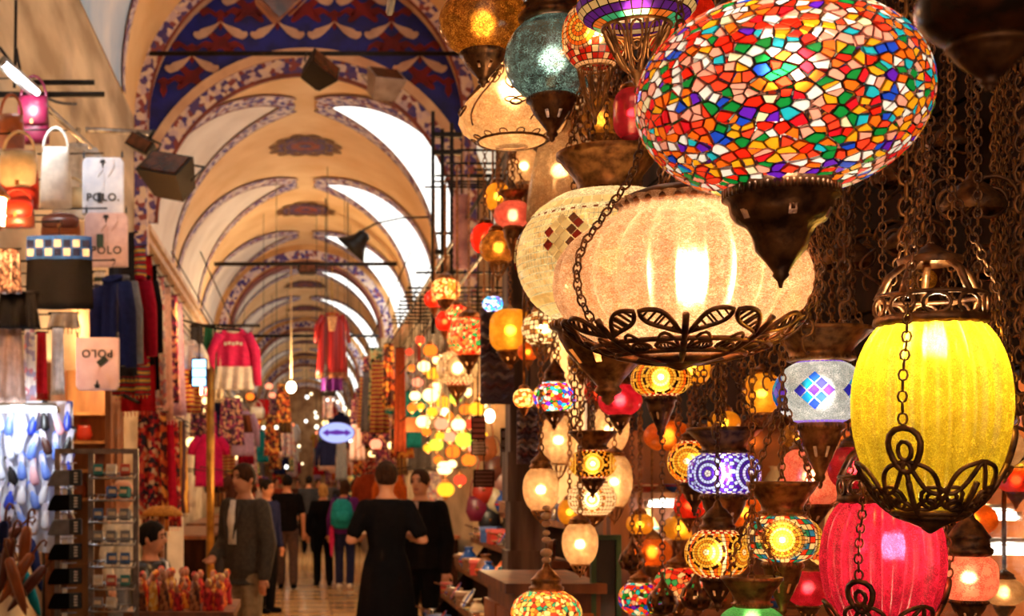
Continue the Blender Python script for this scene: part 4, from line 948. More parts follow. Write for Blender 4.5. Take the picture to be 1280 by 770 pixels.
for z in (.565, .965, 1.315, 1.55, 1.965):
    x = -.42
    while x < .45:
        i = r6.randrange(8); k = r6.choice(('vase', 'bowl', 'plate')); s = r6.uniform(.09, .13) if k == 'vase' else r6.uniform(.06, .075)
        if abs(x) < .06: x = .09
        if k == 'plate': crock(k, i, (2.0+x, 4.62*KY-.15, z+s*.98), s, '%s glazed plate standing on the lit shop shelf' % cname[i], '%s plates on the shop shelf' % cname[i], 1.35)
        else: crock(k, i, (2.0+x, 4.62*KY-.22, z), s, '%s glazed %s on the lit shop shelf' % (cname[i], k), '%s %ss on the shop shelf' % (cname[i], k))
        x += .15
# glass lanterns heaped low inside the window
b = MB(); b.box((2.0, 2.9*KY, .68), (.9, 2.4*KY, .06)); o = b.obj('display_table', WOOD); 
for x in (-.4, .4):
    for y in (-1.1, 1.1): b = MB(); b.box((2.0+x, 2.9*KY+y*KY, .325), (.06, .06, .65)); b.obj('leg', WOOD, o, smooth=False)
tag(o, 'low wooden display table inside the lamp shop window', 'table')
kinds = ['multi', 'red', 'gold', 'blush', 'multired', 'cream', 'orange']
gname = {'multi': 'rainbow chip', 'red': 'crimson', 'gold': 'golden', 'blush': 'pink veined', 'multired': 'red and green chip', 'cream': 'cream', 'orange': 'orange'}
for i in range(16):
    x = 1.72+.19*(i % 4)+r6.uniform(-.02, .02); y = 2.0*KY+.75*(i//4)+r6.uniform(-.08, .08); k = kinds[i % 7]; R = r6.uniform(.06, .08)
    root = thing('table_lamp', '%s glass table lamp on the display table in the shop window' % gname[k], 'lamp', (x, y, .71), 0, '%s table lamps in the window' % gname[k])
    b = MB(); b.lathe([(.001, 0), (R*.8, 0), (R*.8, .012), (R*.3, .03), (R*.2, .06), (R*.35, .08), (R*.5, .09)], 18); b.obj('base', BRONZE, root)
    b = MB(); b.lathe(prof(R, R*.8), 20, c=(0, 0, .09+R*.72)); b.obj('globe', G[k], root)
    b = MB(); b.lathe(dome_cap(R*.42, R*.6, .09+R*1.44), 16); b.obj('cap', BRONZE, root)
    light('bulb', (0, 0, .09+R*.72), LAMP_K*R*R*1.3, (1,.7,.36), .012, root)
for i, (px, py, Y, k, wp) in enumerate(((815, 690, 3.4, 'orange', 50), (850, 660, 3.5, 'gold', 44), (1215, 650, 2.6, 'orange', 60), (1255, 740, 2.5, 'cream', 50), (1130, 560, 2.7, 'scarlet', 60), (870, 640, 3.3, 'cream', 40), (1270, 600, 2.5, 'scarlet', 46))):
    Y = 1.62*F/KY/(px-VX)
    lamp('%s glass lamp hanging inside the shop behind the pane' % gname.get(k, 'scarlet'), px, py, Y, wp, wp*.72, k, cap='dome', power=.9, top=2.6, group='%s lamps inside the shop' % gname.get(k, 'scarlet'), far=True)
# overhead hanging grid
grid = thing('hanging_grid', 'black iron overhead grid that carries the lamps', 'grid', (0, 0, 3.0))
for x in (.25, .6, .95, 1.3): b = MB(); b.tube([(x, .3, 0), (x, 2.62*KY, 0)], .012, 6); b.obj('bar', IRON, grid)
for y in (.5, 1.0, 1.25, 1.6, 2.0, 2.4): b = MB(); b.tube([(.2, y*KY, .012), (1.43, y*KY, .012)], .01, 6); b.obj('bar', IRON, grid)
grid2 = thing('hanging_grid', 'black iron grid over the far end of the lamp stall', 'grid', (0, 0, 3.4))
for x in (1.1, 1.4): b = MB(); b.tube([(x, 2.65*KY, 0), (x, 10.1*KY, 0)], .014, 6); b.obj('bar', IRON, grid2)
for y in (2.8, 3.2, 3.6, 4.3, 5.2, 6.4, 7.6, 8.2, 8.4, 8.6, 8.8, 9.0, 9.2, 9.4, 9.6, 9.8, 10.0): b = MB(); b.tube([(.95 if y > 4 else .7, y*KY, .012), (2.2, y*KY, .012)], .012, 6); b.obj('bar', IRON, grid2)
# grey carved post and boards behind the small lamps
b = MB(); 
for i in range(14): b.box((0, 0, .13+i*.25), (.22-.03*(i % 2), .2-.03*(i % 2), .25))
o = b.obj('carved_post', GREYW, None, (1.13, 4.7*KY-.3, 0), smooth=False); tag(o, 'weathered grey carved post behind the pink lamp', 'post')
b = MB(); b.box((0, 0, 1.75), (.5, .1, 3.5)); o = b.obj('plank_wall', GREYW, None, (1.95, 5.05*KY, 0), smooth=False); o['kind'] = 'structure'; o.name = 'wall_plank'
for i in range(5): b = MB(); b.box((-.2+i*.1, -.065, 1.75), (.09, .03, 3.4)); b.obj('plank', mat('red brown plank', C('#7a4428'), C('#3e1f12'), 9, .7, 0, .4, stretch=(1,1,.12)), o, smooth=False)
# board of bracelets
for (px, py, Y, wp, hp, lab) in ((622, 445, 4.4, 42, 120, 'tall grey board hung with rows of beaded bracelets'), (662, 545, 4.3, 30, 70, 'small board of striped bracelets under the bead lamps')):
    root = thing('bracelet_board', lab, 'board', P(px, py, Y)); w_, h_ = S(wp, Y), S(hp, Y)
    b = MB(); b.box((0, .02, 0), (w_, .02, h_)); b.obj('board', mat('mauve grey felt', C('#7a6670'), C('#4e4048'), 10, .9), root, smooth=False)
    for i in range(9):
        z = h_*(.42-.84*i/8); b = MB(); b.tube([(w_*(-.46+.92*q/12), -.005-.01*math.sin(q), z+.012*math.sin(q*1.3+i)) for q in range(13)], .011, 6)
        b.obj('bracelet_row', mat('bead row %d' % (i % 4), [C('#5a4a5c'), C('#8a6a60'), C('#9a8a8c'), C('#6a3a3c')][i % 4], None, 60, .3), root)
# small picture panels
for i, (px, py, Y, wp, hp, c, lab) in enumerate(((598, 535, 5.2, 18, 30, '#8a3a30', 'small dark red printed panel on the stall post'), (598, 560, 5.2, 18, 18, '#d8c0b0', 'pale printed card below the dark red panel'), (605, 598, 5.4, 26, 22, '#7a4a3c', 'brown boxed set of cups on the stall rack'), (636, 560, 5.0, 20, 50, '#4a2a28', 'dark narrow tapestry beside the carved post'))):
    root = thing('picture_panel', lab, 'panel', P(px, py, Y)); w_, h_ = S(wp, Y), S(hp, Y)
    b = MB(); b.box((0, .01, 0), (w_, .02, h_)); b.obj('frame', DWOOD, root, smooth=False)
    for k in range(4): b = MB(); b.box((0, -.004, h_*(.34-.226*k)), (w_*.84, .012, h_*.16)); b.obj('inset', mat('panel '+c, C(c), None, 20, .6), root, smooth=False)
# wooden cabinet under the egg lamps
root = thing('cabinet', 'orange brown wooden cabinet at the foot of the lamp stall', 'cabinet', (1.0, 3.75*KY, 0))
b = MB(); b.box((0, 0, .58), (.34, .8, 1.16)); b.obj('body', WOOD, root, smooth=False)
b = MB(); b.box((-.01, 0, 1.18), (.40, .86, .04)); b.obj('top', WOOD, root, smooth=False)
for y in (-.2, .2):
    b = MB(); b.box((-.18, y, .58), (.02, .36, 1.0)); d = b.obj('door', WARMW, root, smooth=False); b = MB(); b.ball((-.2, y*.3, .6), .015); b.obj('knob', BRONZE, d)
b = MB(); b.box((0, -.41, .6), (.28, .02, .96)); b.obj('end_panel', WARMW, root, smooth=False)
# framed mirror leaning by the wooden post
root = thing('framed_panel', 'green framed glass panel leaning by the wooden post', 'frame', P(757, 725, 3.5))
for s in (-1, 1): b = MB(); b.box((s*.05, 0, 0), (.02, .03, .36)); b.obj('stile', mat('green paint', C('#4a6a3c'), C('#2c4424'), 8, .5), root, smooth=False); b = MB(); b.box((0, 0, s*.17), (.08, .03, .02)); b.obj('rail', MATS['green paint'], root, smooth=False)
b = MB(); b.box((0, .005, 0), (.08, .006, .32)); b.obj('glass', mat('dark mirror', C('#4a3a2c'), None, 3, .08, .3), root, smooth=False)
LE_ = {k: mat('leather '+k, C(c), None, 14, .35, 0, .2) for k, c in dict(tan='#a85a2c', brown='#6a3220', red='#b8321c', black='#1c1618', rose='#a87468', cream='#d8c49a', wine='#7a1838').items()}
# ---- souvenir stand along the aisle: stepped shelves crowded with small wares
root = thing('souvenir_stand', 'stepped wooden stand crowded with souvenirs along the aisle', 'stand', (1.05, 6.0*KY, 0))
steps = [(.0, .5), (.12, .72), (.24, .94), (.36, 1.16), (.48, 1.38)]
for x, z in steps: b = MB(); b.box((x, 0, z-.02), (.16, 2.2*KY, .04)); b.obj('step', WOOD, root, smooth=False); b = MB(); b.box((x+.06, 0, z/2), (.02, 2.1*KY, z-.04)); b.obj('riser', DWOOD, root, smooth=False)
for y in (-1.1*KY, 1.1*KY): b = MB(); b.prism([(-.08, y, 0), (.6, y, 0), (.6, y, 1.36), (-.08, y, .46)], (0, .03, 0)); b.obj('side_panel', DWOOD, root, smooth=False)
silv = mat('polished silver', C('#d8d0c4'), C('#a8a098'), 10, .18, .9)
def trinket(k, loc, s):
    if k < 3:
        i = r6.randrange(8); kk = ('vase', 'bowl', 'plate')[k]; o = crock(kk, i, loc if k != 2 else (loc[0], loc[1], loc[2]+s*.6), s*(1 if k == 0 else .62), '%s ceramic %s on the souvenir stand' % (cname[i], kk), '%s %ss on the souvenir stand' % (cname[i], kk), 0 if k != 2 else 1.0, -PI/2 if k == 2 else 0)
    elif k == 3:
        o = None; root = thing('coffee_pot', 'silver long handled coffee pot on the souvenir stand', 'pot', loc, r6.uniform(PI-.8, PI+.8), 'silver coffee pots on the stand')
        if 'pot' not in proto:
            b = MB(); b.lathe([(.001, 0), (.035, 0), (.038, .01), (.03, .04), (.022, .06), (.026, .07), (.023, .07), (.018, .06)], 14); h = MB(); h.tube([(.024, 0, .06), (.07, 0, .075), (.1, 0, .085)], .004, 5)
            a = b.obj('body', silv, root); c = h.obj('handle', WOOD, root); proto['pot'] = (a.data, c.data)
        else: link('body', proto['pot'][0], root); link('handle', proto['pot'][1], root)
        root.scale = (s/.1,)*3
    elif k == 4:
        cols = ['#c8382a', '#e8a03a', '#e8d8c0', '#3a5a9a', '#8a5a3a']; i = r6.randrange(5); nm = ['red', 'orange', 'cream', 'blue', 'brown'][i]
        root = thing('gift_box', '%s lidded gift box on the souvenir stand' % nm, 'box', loc, r6.uniform(-.5, .5), '%s gift boxes on the stand' % nm)
        if ('box', i) not in proto:
            b = MB(); b.box((0, 0, .3), (.8, .8, .6)); c = MB(); c.box((0, 0, .68), (.88, .88, .18)); a = b.obj('box', mat('gift box '+nm, C(cols[i]), None, 20, .5), root, smooth=False); d = c.obj('lid', mat('gift lid '+nm, tuple(min(1, x*1.3+.1) for x in C(cols[i])), None, 20, .5), root, smooth=False); proto[('box', i)] = (a.data, d.data)
        else: link('box', proto[('box', i)][0], root); link('lid', proto[('box', i)][1], root)
        root.scale = (s,)*3
for si, (x, z) in enumerate(steps):
    y = -1.05*KY
    while y < 1.07*KY:
        s = r6.uniform(.09, .15); trinket(r6.choice((0, 1, 2, 3, 3, 4, 4)), (1.05+x-.05, 6.0*KY+y, z), s); y += s*1.15+.02
light('bulb', (0, 0, 0), 0, parent=None) if False else None
# ---- distant cluster of small lit globes at the next lamp stall
cl_cols = {'gold': ('golden', C('#ffb02a'), C('#e08010')), 'cream': ('cream', C('#ffe2a0'), C('#f0b050')), 'orange': ('orange', C('#ff7a22'), C('#d04a10')), 'green': ('green', C('#c8e040'), C('#80a820')), 'red': ('red', C('#ff4a2a'), C('#c81a10')), 'blush': ('pink', C('#ff9a70'), C('#e05a40'))}
def glow(name, c1, c2, s):
    m, t, N, L = nt(name); N.remove(N['Principled BSDF']); e = N.new('ShaderNodeEmission'); co = N.new('ShaderNodeTexCoord'); v = N.new('ShaderNodeTexVoronoi'); v.inputs['Scale'].default_value = 60
    L.new(co.outputs['Object'], v.inputs['Vector']); sp = N.new('ShaderNodeSeparateColor'); L.new(v.outputs['Color'], sp.inputs[0]); mx = N.new('ShaderNodeMix'); mx.data_type = 'RGBA'; mx.inputs[6].default_value = (*c1, 1); mx.inputs[7].default_value = (*c2, 1)
    L.new(sp.outputs[0], mx.inputs[0]); L.new(mx.outputs[2], e.inputs[0]); e.inputs[1].default_value = s; L.new(e.outputs[0], N['Material Output'].inputs[0]); m.cycles.emission_sampling = 'NONE'; return m
GLOW = {k: glow('lit %s globe' % v[0], v[1], v[2], 1.5 if k != 'cream' else 2.4) for k, v in cl_cols.items()}
small = {}
root = thing('pendant_bulb', 'added bare bulb hung over the souvenir stand', 'lamp', P(612, 520, 5.7))  # bulb added to brighten the souvenirs below
MB().ball((0, 0, 0), .035, None, .045).obj('bulb', emit('added stand bulb', (1, .8, .5), 6, False), root); MB().tube([(0, 0, .04), (0, 0, 3.41-root.location.z)], .006, 5).obj('cord', IRON, root); light('glow', (-.12, -.1, -.05), 30, (1,.7,.38), .05, root)
for k in GLOW:
    b = MB(); b.lathe(prof(1, .85, n=10), 16); me = bpy.data.meshes.new('globe'); me.from_pydata(b.v, [], b.f); me.materials.append(GLOW[k]); me.polygons.foreach_set('use_smooth', [True]*len(b.f)); small[k] = me
b = MB(); b.lathe(dome_cap(.42, .6, .77), 10); cme = bpy.data.meshes.new('cap'); cme.from_pydata(b.v, [], b.f); cme.materials.append(BRONZE)
b = MB(); b.lathe(cone_fin(.36, .5, -.77), 10); fme = bpy.data.meshes.new('finial'); fme.from_pydata(b.v, [], b.f); fme.materials.append(BRONZE)
def small_lamp(px, py, Y, rp, k, where):
    root = thing('small_lamp', 'small %s glass lamp %s' % (cl_cols[k][0], where), 'lamp', P(px, py, Y), 0, 'small %s lamps %s' % (cl_cols[k][0], where))
    s = S(rp, Y); a = link('globe', small[k], root); a.scale = (s,)*3; c = link('cap', cme, root); c.scale = (s,)*3; c = link('finial', fme, root); c.scale = (s,)*3
    if int(px*7+py) % 5 == 0: light('bulb', (-.02, -s*1.4, -s*1.2), 7, (1,.62,.28), .04, root)
    h = MB(); h.tube([(0, 0, s*1.3), (0, 0, max(s*1.6, 3.41-P(px, py, Y).z))], .005, 4); h.obj('cord', IRON, root)
W1 = 'in the far lit cluster beyond the souvenir stand'
cl = [(538, 438, 9, 'orange'), (525, 425, 6, 'red'), (530, 458, 8, 'cream'), (541, 467, 9, 'gold'), (522, 478, 7, 'blush'), (519, 495, 7, 'cream'), (538, 494, 10, 'cream'), (545, 484, 7, 'cream'), (554, 503, 9, 'gold'), (529, 527, 9, 'cream'), (552, 530, 9, 'blush'), (573, 531, 9, 'cream'), (545, 556, 9, 'green'), (556, 585, 10, 'cream'), (557, 612, 11, 'gold'), (596, 511, 10, 'gold'), (600, 505, 9, 'cream'), (580, 550, 11, 'green'), (566, 565, 9, 'orange'), (586, 575, 9, 'orange'), (590, 530, 8, 'red'), (562, 546, 8, 'blush'), (569, 498, 8, 'green'), (582, 512, 8, 'orange'), (535, 560, 6, 'gold'), (540, 515, 7, 'gold'), (515, 510, 6, 'orange'), (560, 520, 7, 'orange'), (575, 600, 8, 'red'), (548, 575, 6, 'orange'), (571, 480, 7, 'gold'), (556, 470, 6, 'orange'), (515, 460, 5, 'orange'), (512, 440, 5, 'red'), (533, 540, 6, 'orange'), (550, 545, 6, 'gold'), (603, 545, 7, 'gold'), (565, 580, 6, 'cream'), (592, 560, 7, 'blush'), (526, 508, 5, 'gold'), (545, 450, 5, 'cream'), (585, 490, 6, 'cream')]
put = []
for i, (x, y, r_, k) in enumerate(cl):
    for q in range(10):
        Yq = 8.2+.2*((i*2+q) % 10); p = P(x, y, Yq); rr = S(r_, Yq)
        if all((p-p2).length > (rr+r2)*1.1 and (abs(p.y-p2.y) > .1 or abs(p.x-p2.x) > max(rr, r2)) for p2, r2 in put): break
    put.append((p, rr)); small_lamp(x, y, Yq, r_, k, W1)
for (x, y, Y) in ((540, 480, 8.4), (570, 540, 8.0), (560, 600, 8.3)): pass
root = thing('pendant_bulb', 'added amber bulb hanging amid the far lit cluster', 'lamp', P(556, 517, 9.0)); MB().ball((0, 0, 0), .05, None, .06).obj('bulb', emit('amber bulb', (1, .6, .25), 4, False), root); MB().tube([(0, 0, .05), (0, 0, 3.41-root.location.z)], .006, 5).obj('cord', IRON, root); light('glow', (-.1, -.3, -.1), 34, (1,.6,.25), .08, root)  # bulb added to cast the cluster's light
# mid lamps between cluster and carved post
lamp('drum lamp with cream and orange lattice at the stall corner', 557, 362, 5.2, 36, 28, 'lattice', kind='drum', cap='dome', bot='cone', power=2.0, far=True)
lamp('rose red globe hanging under the lattice drum lamp', 543, 374, 5.4, 26, 24, 'scarlet', cap='dome', power=1.6, far=True)
lamp('red lattice lamp beside the dark iron rack', 571, 392, 5.0, 28, 22, 'multired', cap='dome', power=2, far=True)
lamp('plain red globe below the red lattice lamp', 556, 402, 5.3, 24, 26, 'scarlet', cap='dome', power=1.6, far=True)
lamp('red and green chip globe beside the bracelet board', 586, 421, 4.8, 54, 50, 'multired', cap='dome', power=1.5)
lamp('cream lamp with a big spiral disc below the red chip globe', 572, 460, 5.35, 52, 48, 'cream', mosaic=disc_mosaic(5, .8, 0, C('#ffe8c0'), C('#c8b090'), C('#a08060')), cap='dome', power=1.6)
lamp('orange red globe low in the lamp cluster', 605, 428, 5.1, 26, 26, 'scarlet', cap='dome', power=1.5, far=True)
# iron rack with rolled cloth near the vault foot
root = thing('iron_rack', 'tall dark iron rack standing against the vault foot', 'rack', P(550, 330, 7.5))
for (x, z0, z1) in ((-.06, -.6, 1.3), (.02, -.6, 1.15), (.1, -.6, 1.2)): b = MB(); b.tube([(x, 0, z0), (x, 0, z1)], .018, 6); b.obj('bar', IRON, root)
for z in (.95, 1.1, .1): b = MB(); b.box((.06, 0, z), (.26, .05, .04)); b.obj('crossbar', IRON, root, smooth=False)
root = thing('cloth_roll', 'mauve pleated cloth roll hanging beside the iron rack', 'cloth', P(577, 290, 6.0))
b = MB(); b.lathe([(.001, -.25)]+[(.055+.006*(i % 2), -.25+.5*i/24) for i in range(25)]+[(.001, .25)], 14); b.obj('roll', mat('mauve cloth', C('#c08a88'), C('#8a5a60'), 10, .8), root)
b = MB(); b.tube([(0, 0, .25), (0, 0, .6)], .006, 5); b.obj('cord', IRON, root)

for i, (px, py, k) in enumerate(((608, 560, 'tan'), (618, 585, 'brown'), (604, 612, 'red'), (622, 625, 'cream'), (596, 635, 'wine'), (612, 650, 'black'), (630, 600, 'rose'))):
    root = thing('hanging_pouch', '%s leather pouch hung on the wall above the souvenir stand' % k, 'pouch', P(px, py, 6.6)); m = LE_[k]
    MB().loft([((0, 0, -.1), .05, .02), ((0, 0, -.03), .085, .035), ((0, 0, .06), .07, .025), ((0, 0, .09), .055, .012)], 14).obj('body', m, root); MB().tube([(.05*math.cos(PI*q/8), 0, .08+.16*math.sin(PI*q/8)) for q in range(9)], .006, 5).obj('strap', m, root)
    MB().ball((0, -.036, .0), .012).obj('button', BRONZE, root)
# ------------------------------------------------------------------ cloth, garments and the stalls on the left
def sheet(b, h, wf, folds=4, amp=.02, th=.012, nu=16, nv=10, seed=0, cx=None):
    """hanging cloth from z=0 down to -h, half width wf(v); front and back surfaces joined"""
    rr = random.Random(seed); ph = rr.uniform(0, 6)
    fr, bk = [], []
    for j in range(nv+1):
        v = j/nv; w_ = wf(v); c = cx(v) if cx else 0
        for i in range(nu+1):
            u = -1+2*i/nu; d = amp*(.3+.7*v)*math.sin(folds*PI*u*.5+ph+v*.8)
            edge = math.sqrt(max(0, 1-abs(u)**4))
            fr.append((c+u*w_, d-th*edge, -h*v)); bk.append((c+u*w_, d+th*edge, -h*v))
    n = nu+1; fs = [(j*n+i, (j+1)*n+i, (j+1)*n+i+1, j*n+i+1) for j in range(nv) for i in range(nu)]; k = len(fr)
    fs2 = [(k+j*n+i, k+j*n+i+1, k+(j+1)*n+i+1, k+(j+1)*n+i) for j in range(nv) for i in range(nu)]
    e = [(i, i+1, k+i+1, k+i) for i in range(nu)]+[(nv*n+i+1, nv*n+i, k+nv*n+i, k+nv*n+i+1) for i in range(nu)]
    b.add(fr+bk, fs+fs2+e); return b
def hanger(root, w_=.18, up=.12, m=None):
    b = MB(); b.tube([(-w_, 0, -.05), (-w_*.5, 0, -.015), (0, 0, .01), (w_*.5, 0, -.015), (w_, 0, -.05)], .006, 5)
    b.tube([(0, 0, .01), (0, 0, up*.6), (.015, 0, up*.75), (.02, 0, up*.9), (0, 0, up), (-.012, 0, up*.93)], .003, 5); b.obj('hanger', m or IRON, root)
def shirt(label, loc, h, w_, m, sleeve='short', rz=0, name='shirt', group=None, m2=None, cat='shirt', seed=1, hem=1.05, cord=None, split=None):
    root = thing(name, label, cat, loc, rz, group); hanger(root, w_*.8)
    b = MB(); sheet(b, h if not split else h*split, lambda v: w_*(.55+.45*min(1, v*5))*(1 if v < .5 else 1+(hem-1)*(v-.5)*2) if v < .2 else w_*(1+(hem-1)*v), 5, .02, .035, seed=seed); b.obj('body', m, root)
    if split:
        b = MB(); sheet(b, h*(1-split), lambda v: w_*(hem+.12*v), 7, .03, .03, seed=seed+1); b.obj('lower_panel', m2, root, (0, 0, -h*split))
    for s in (-1, 1):
        L = {'short': .2, 'long': .52, 'none': 0}[sleeve]
        if L:
            b = MB(); b.tube([(s*w_*.75, 0, -.06), (s*w_*1.25, 0, -.12-L*.25), (s*w_*1.4, .01, -.1-L)], [.065, .06, .055] if sleeve == 'short' else [.065, .055, .04], 10); b.obj('sleeve', m, root)
    b = MB(); b.tube([(.07*math.cos(2*PI*i/14), .035*math.sin(2*PI*i/14)-.005, -.02-.02*math.cos(2*PI*i/14+PI/2)) for i in range(14)], .014, 6, closed=True); b.obj('collar', m2 or m, root)
    if cord: b = MB(); b.tube([(0, 0, .1), (0, 0, cord)], .008, 5); b.obj('cord', m2 or IRON, root)
    return root
def scarf(label, loc, h, w_, m, rz=0, group=None, seed=0, name='scarf', cat='scarf', fringe=True):
    root = thing(name, label, cat, loc, rz, group); b = MB(); sheet(b, h, lambda v: w_*(.75+.25*v), 5, w_*.25, .012, 12, 8, seed); b.obj('cloth', m, root)
    b = MB(); b.tube([(-w_*.9, 0, .004), (w_*.9, 0, .004)], .007, 5); b.obj('rail_clip', IRON, root)
    if fringe:
        b = MB()
        for i in range(9): x = w_*(-.9+1.8*i/8); b.tube([(x, 0, -h+.01), (x, .004, -h-.04)], .004, 4)
        b.obj('fringe', m, root)
    return root
CL = {k: mat('cloth '+k, C(c), None, 22, .95, spec=.08) for k, c in dict(black='#0e0c0f', charcoal='#3a3a40', red='#c01f28', crimson='#a3122e', white='#efe9e4', cream='#e6d8c0', taupe='#a08478', grey='#7c7c82', magenta='#b81a5a', pink='#d8326e', blush='#e8c8c4', navy='#22264a', green='#2c6a4c', purple='#6a2a7a', orange='#d8692a', brown='#5c3526', lilac='#b89ac0', teal='#1f8a94', gold='#c8963a', rust='#8a3a20').items()}
PT = {'floral': cloth_pattern('red floral print', [C('#b8202a'), C('#e8c8a0'), C('#7a1020'), C('#d85a3a'), C('#2a2030')], 26), 'stripe': cloth_pattern('dark striped weave', [C('#1c1a20'), C('#8a2a2c'), C('#20242c'), C('#c8963a')], 6, .8, 'vstripe'), 'hstripe': cloth_pattern('bright striped weave', [C('#b8202a'), C('#1c1a20'), C('#2a7a7a'), C('#e8b03a')], 5, .8, 'hstripe'), 'pale': cloth_pattern('pale floral print', [C('#f0e4dc'), C('#d88a90'), C('#f0e4dc'), C('#b0a0b8')], 30), 'paisley': cloth_pattern('purple paisley print', [C('#5a2a5a'), C('#a03a6a'), C('#e0b090'), C('#3a1f3c')], 28), 'green': cloth_pattern('green leaf print', [C('#2c6a4c'), C('#c8d8a0'), C('#1c4434'), C('#e0c080')], 24), 'kilim': cloth_pattern('orange kilim weave', [C('#c85a22'), C('#7a2018'), C('#e8a84a'), C('#3a1a18')], 18)}
# rails on the left
def rail(label, pts, r=.016, m=IRON): b = MB(); b.tube(pts, r, 7); o = b.obj('garment_rail', m); return tag(o, label, 'rail')
rail('long grey slanting pole above the handbags', [P(-40, 45, 5.4), P(126, 196, 6.8)], .022, STEEL)
rail('black bar jutting over the handbags, upper one', [P(22, 103, 6.4), P(118, 103, 6.4)], .02)
rail('black bar jutting over the handbags, lower one', [P(-5, 118, 6.2), P(130, 118, 6.4)], .022)
rail('thin conduit bar running towards the floodlight', [P(58, 160, 8.6), P(190, 166, 9.2)], .03, STEEL)
tubelight('bare white fluorescent tube mounted on the slanting pole', P(26, 98, 5.8), P(54, 122, 6.0)-P(0, 75, 5.6), .5, 16, .02, (.9,.95,1), 7)
# polo shirts in clear wrappers
def text(body, size, loc, m, parent, rot=(PI/2, 0, 0), name='printed_word'):
    cu = bpy.data.curves.new(name, 'FONT'); cu.body = body; cu.size = size; cu.extrude = .0008; cu.align_x = 'CENTER'; cu.align_y = 'CENTER'; cu.space_character = 1.15; cu.offset = size*.02
    o = bpy.data.objects.new(name, cu); COL.objects.link(o); dg = bpy.context.evaluated_depsgraph_get(); me = bpy.data.meshes.new_from_object(o.evaluated_get(dg)); bpy.data.objects.remove(o)
    me.materials.clear(); me.materials.append(m); t = link(name, me, parent, loc); t.rotation_euler = rot; return t
INK = mat('black print', C('#18181c'), None, 5, .5)
def polo(label, px, py, Y, wp, hp, m, word, mark, mc, flip=False, open_col=False):
    w_, h_ = S(wp, Y), S(hp, Y); root = thing('packed_shirt', label, 'shirt', P(px, py, Y), 0); s = -1 if flip else 1
    b = MB(); n = 10; pts = [(-w_/2, -h_/2), (w_/2, -h_/2), (w_/2, h_*.42), (w_*.42, h_/2), (-w_*.42, h_/2), (-w_/2, h_*.42)]
    b.prism([(x, -.012, z*s) for x, z in (pts if s > 0 else pts[::-1])], (0, .03, 0)); o = b.obj('folded_body', m, root, smooth=False)
    mod = o.modifiers.new('round', 'BEVEL'); mod.width = .008; mod.segments = 2
    for sg in (-1, 1):      # collar wings
        b = MB(); p = [(0, h_*.28), (sg*w_*.06, h_*.47), (sg*w_*.24, h_*.47), (sg*w_*.27, h_*.34), (sg*w_*.12, h_*.16)]
        b.prism([(x, -.02, z*s) for x, z in (p if sg*s < 0 else p[::-1])], (0, .012, 0)); b.obj('collar', m, root, smooth=False)
    b = MB(); b.prism([(x, -.0145, z*s) for x, z in [(-w_*.13, h_*.46), (w_*.13, h_*.46), (w_*.1, h_*.34), (0, h_*.3), (-w_*.1, h_*.34)][::-s]], (0, .003, 0)); b.obj('neck_opening', CL['charcoal'], root, smooth=False)
    b = MB(); b.box((0, -.024, s*h_*.41), (w_*.13, .004, h_*.035)); b.obj('neck_label', INK, root, smooth=False)
    b = MB(); b.box((0, -.014, s*h_*.08), (w_*.06, .006, h_*.3)); b.obj('button_placket', m, root, smooth=False)
    text(word, w_*.25, (.0, -.016, -s*h_*.2), INK, root, (PI/2, PI if flip else 0, 0) if flip else (PI/2, 0, 0))
    b = MB(); b.box((mark[0]*w_, -.018, s*mark[1]*h_), (w_*mark[2], .004, h_*mark[3]), ry=mark[4]); b.obj('printed_emblem', mat('print '+mc, C(mc), None, 5, .5), root, smooth=False)
    b = MB(); 
    for x in (-w_*.46, w_*.46): b.box((x, -.005, h_*.5+.015), (.012, .02, .035))
    b.obj('clip', INK, root, smooth=False); b = MB(); b.tube([(-w_*.46, 0, h_*.5+.02), (-w_*.46, 0, h_*.5+(.34 if flip else .05))], .003, 4); b.tube([(w_*.46, 0, h_*.5+.02), (w_*.46, 0, h_*.5+(.34 if flip else .05))], .003, 4); b.obj('wire', IRON, root)
PINKP = mat('pale rose cotton', C('#e2c4c0'), C('#d2b0ae'), 20, .8); WHT = mat('cool white cotton', C('#e9ebf2'), C('#cfd4e2'), 12, .7); PNK2 = mat('shell pink cotton', C('#f2d6d8'), C('#e6c2c6'), 12, .8)
polo('white folded polo shirt hung topmost under the slanting pole', 129, 233, 6.2, 52, 72, WHT, 'POLO.', (-.08, -.2, .10, .17, 0), '#202228')
polo('pale rose folded polo shirt hung below the white one', 133, 300, 6.15, 54, 68, PINKP, 'POLO', (-.14, -.02, .16, .24, 0), '#28483c')
polo('shell pink folded polo shirt hung upside down with dark emblem', 122, 455, 5.55, 54, 66, PNK2, 'POLO', (.12, -.05, .14, .2, .9), '#1c2a24', True)
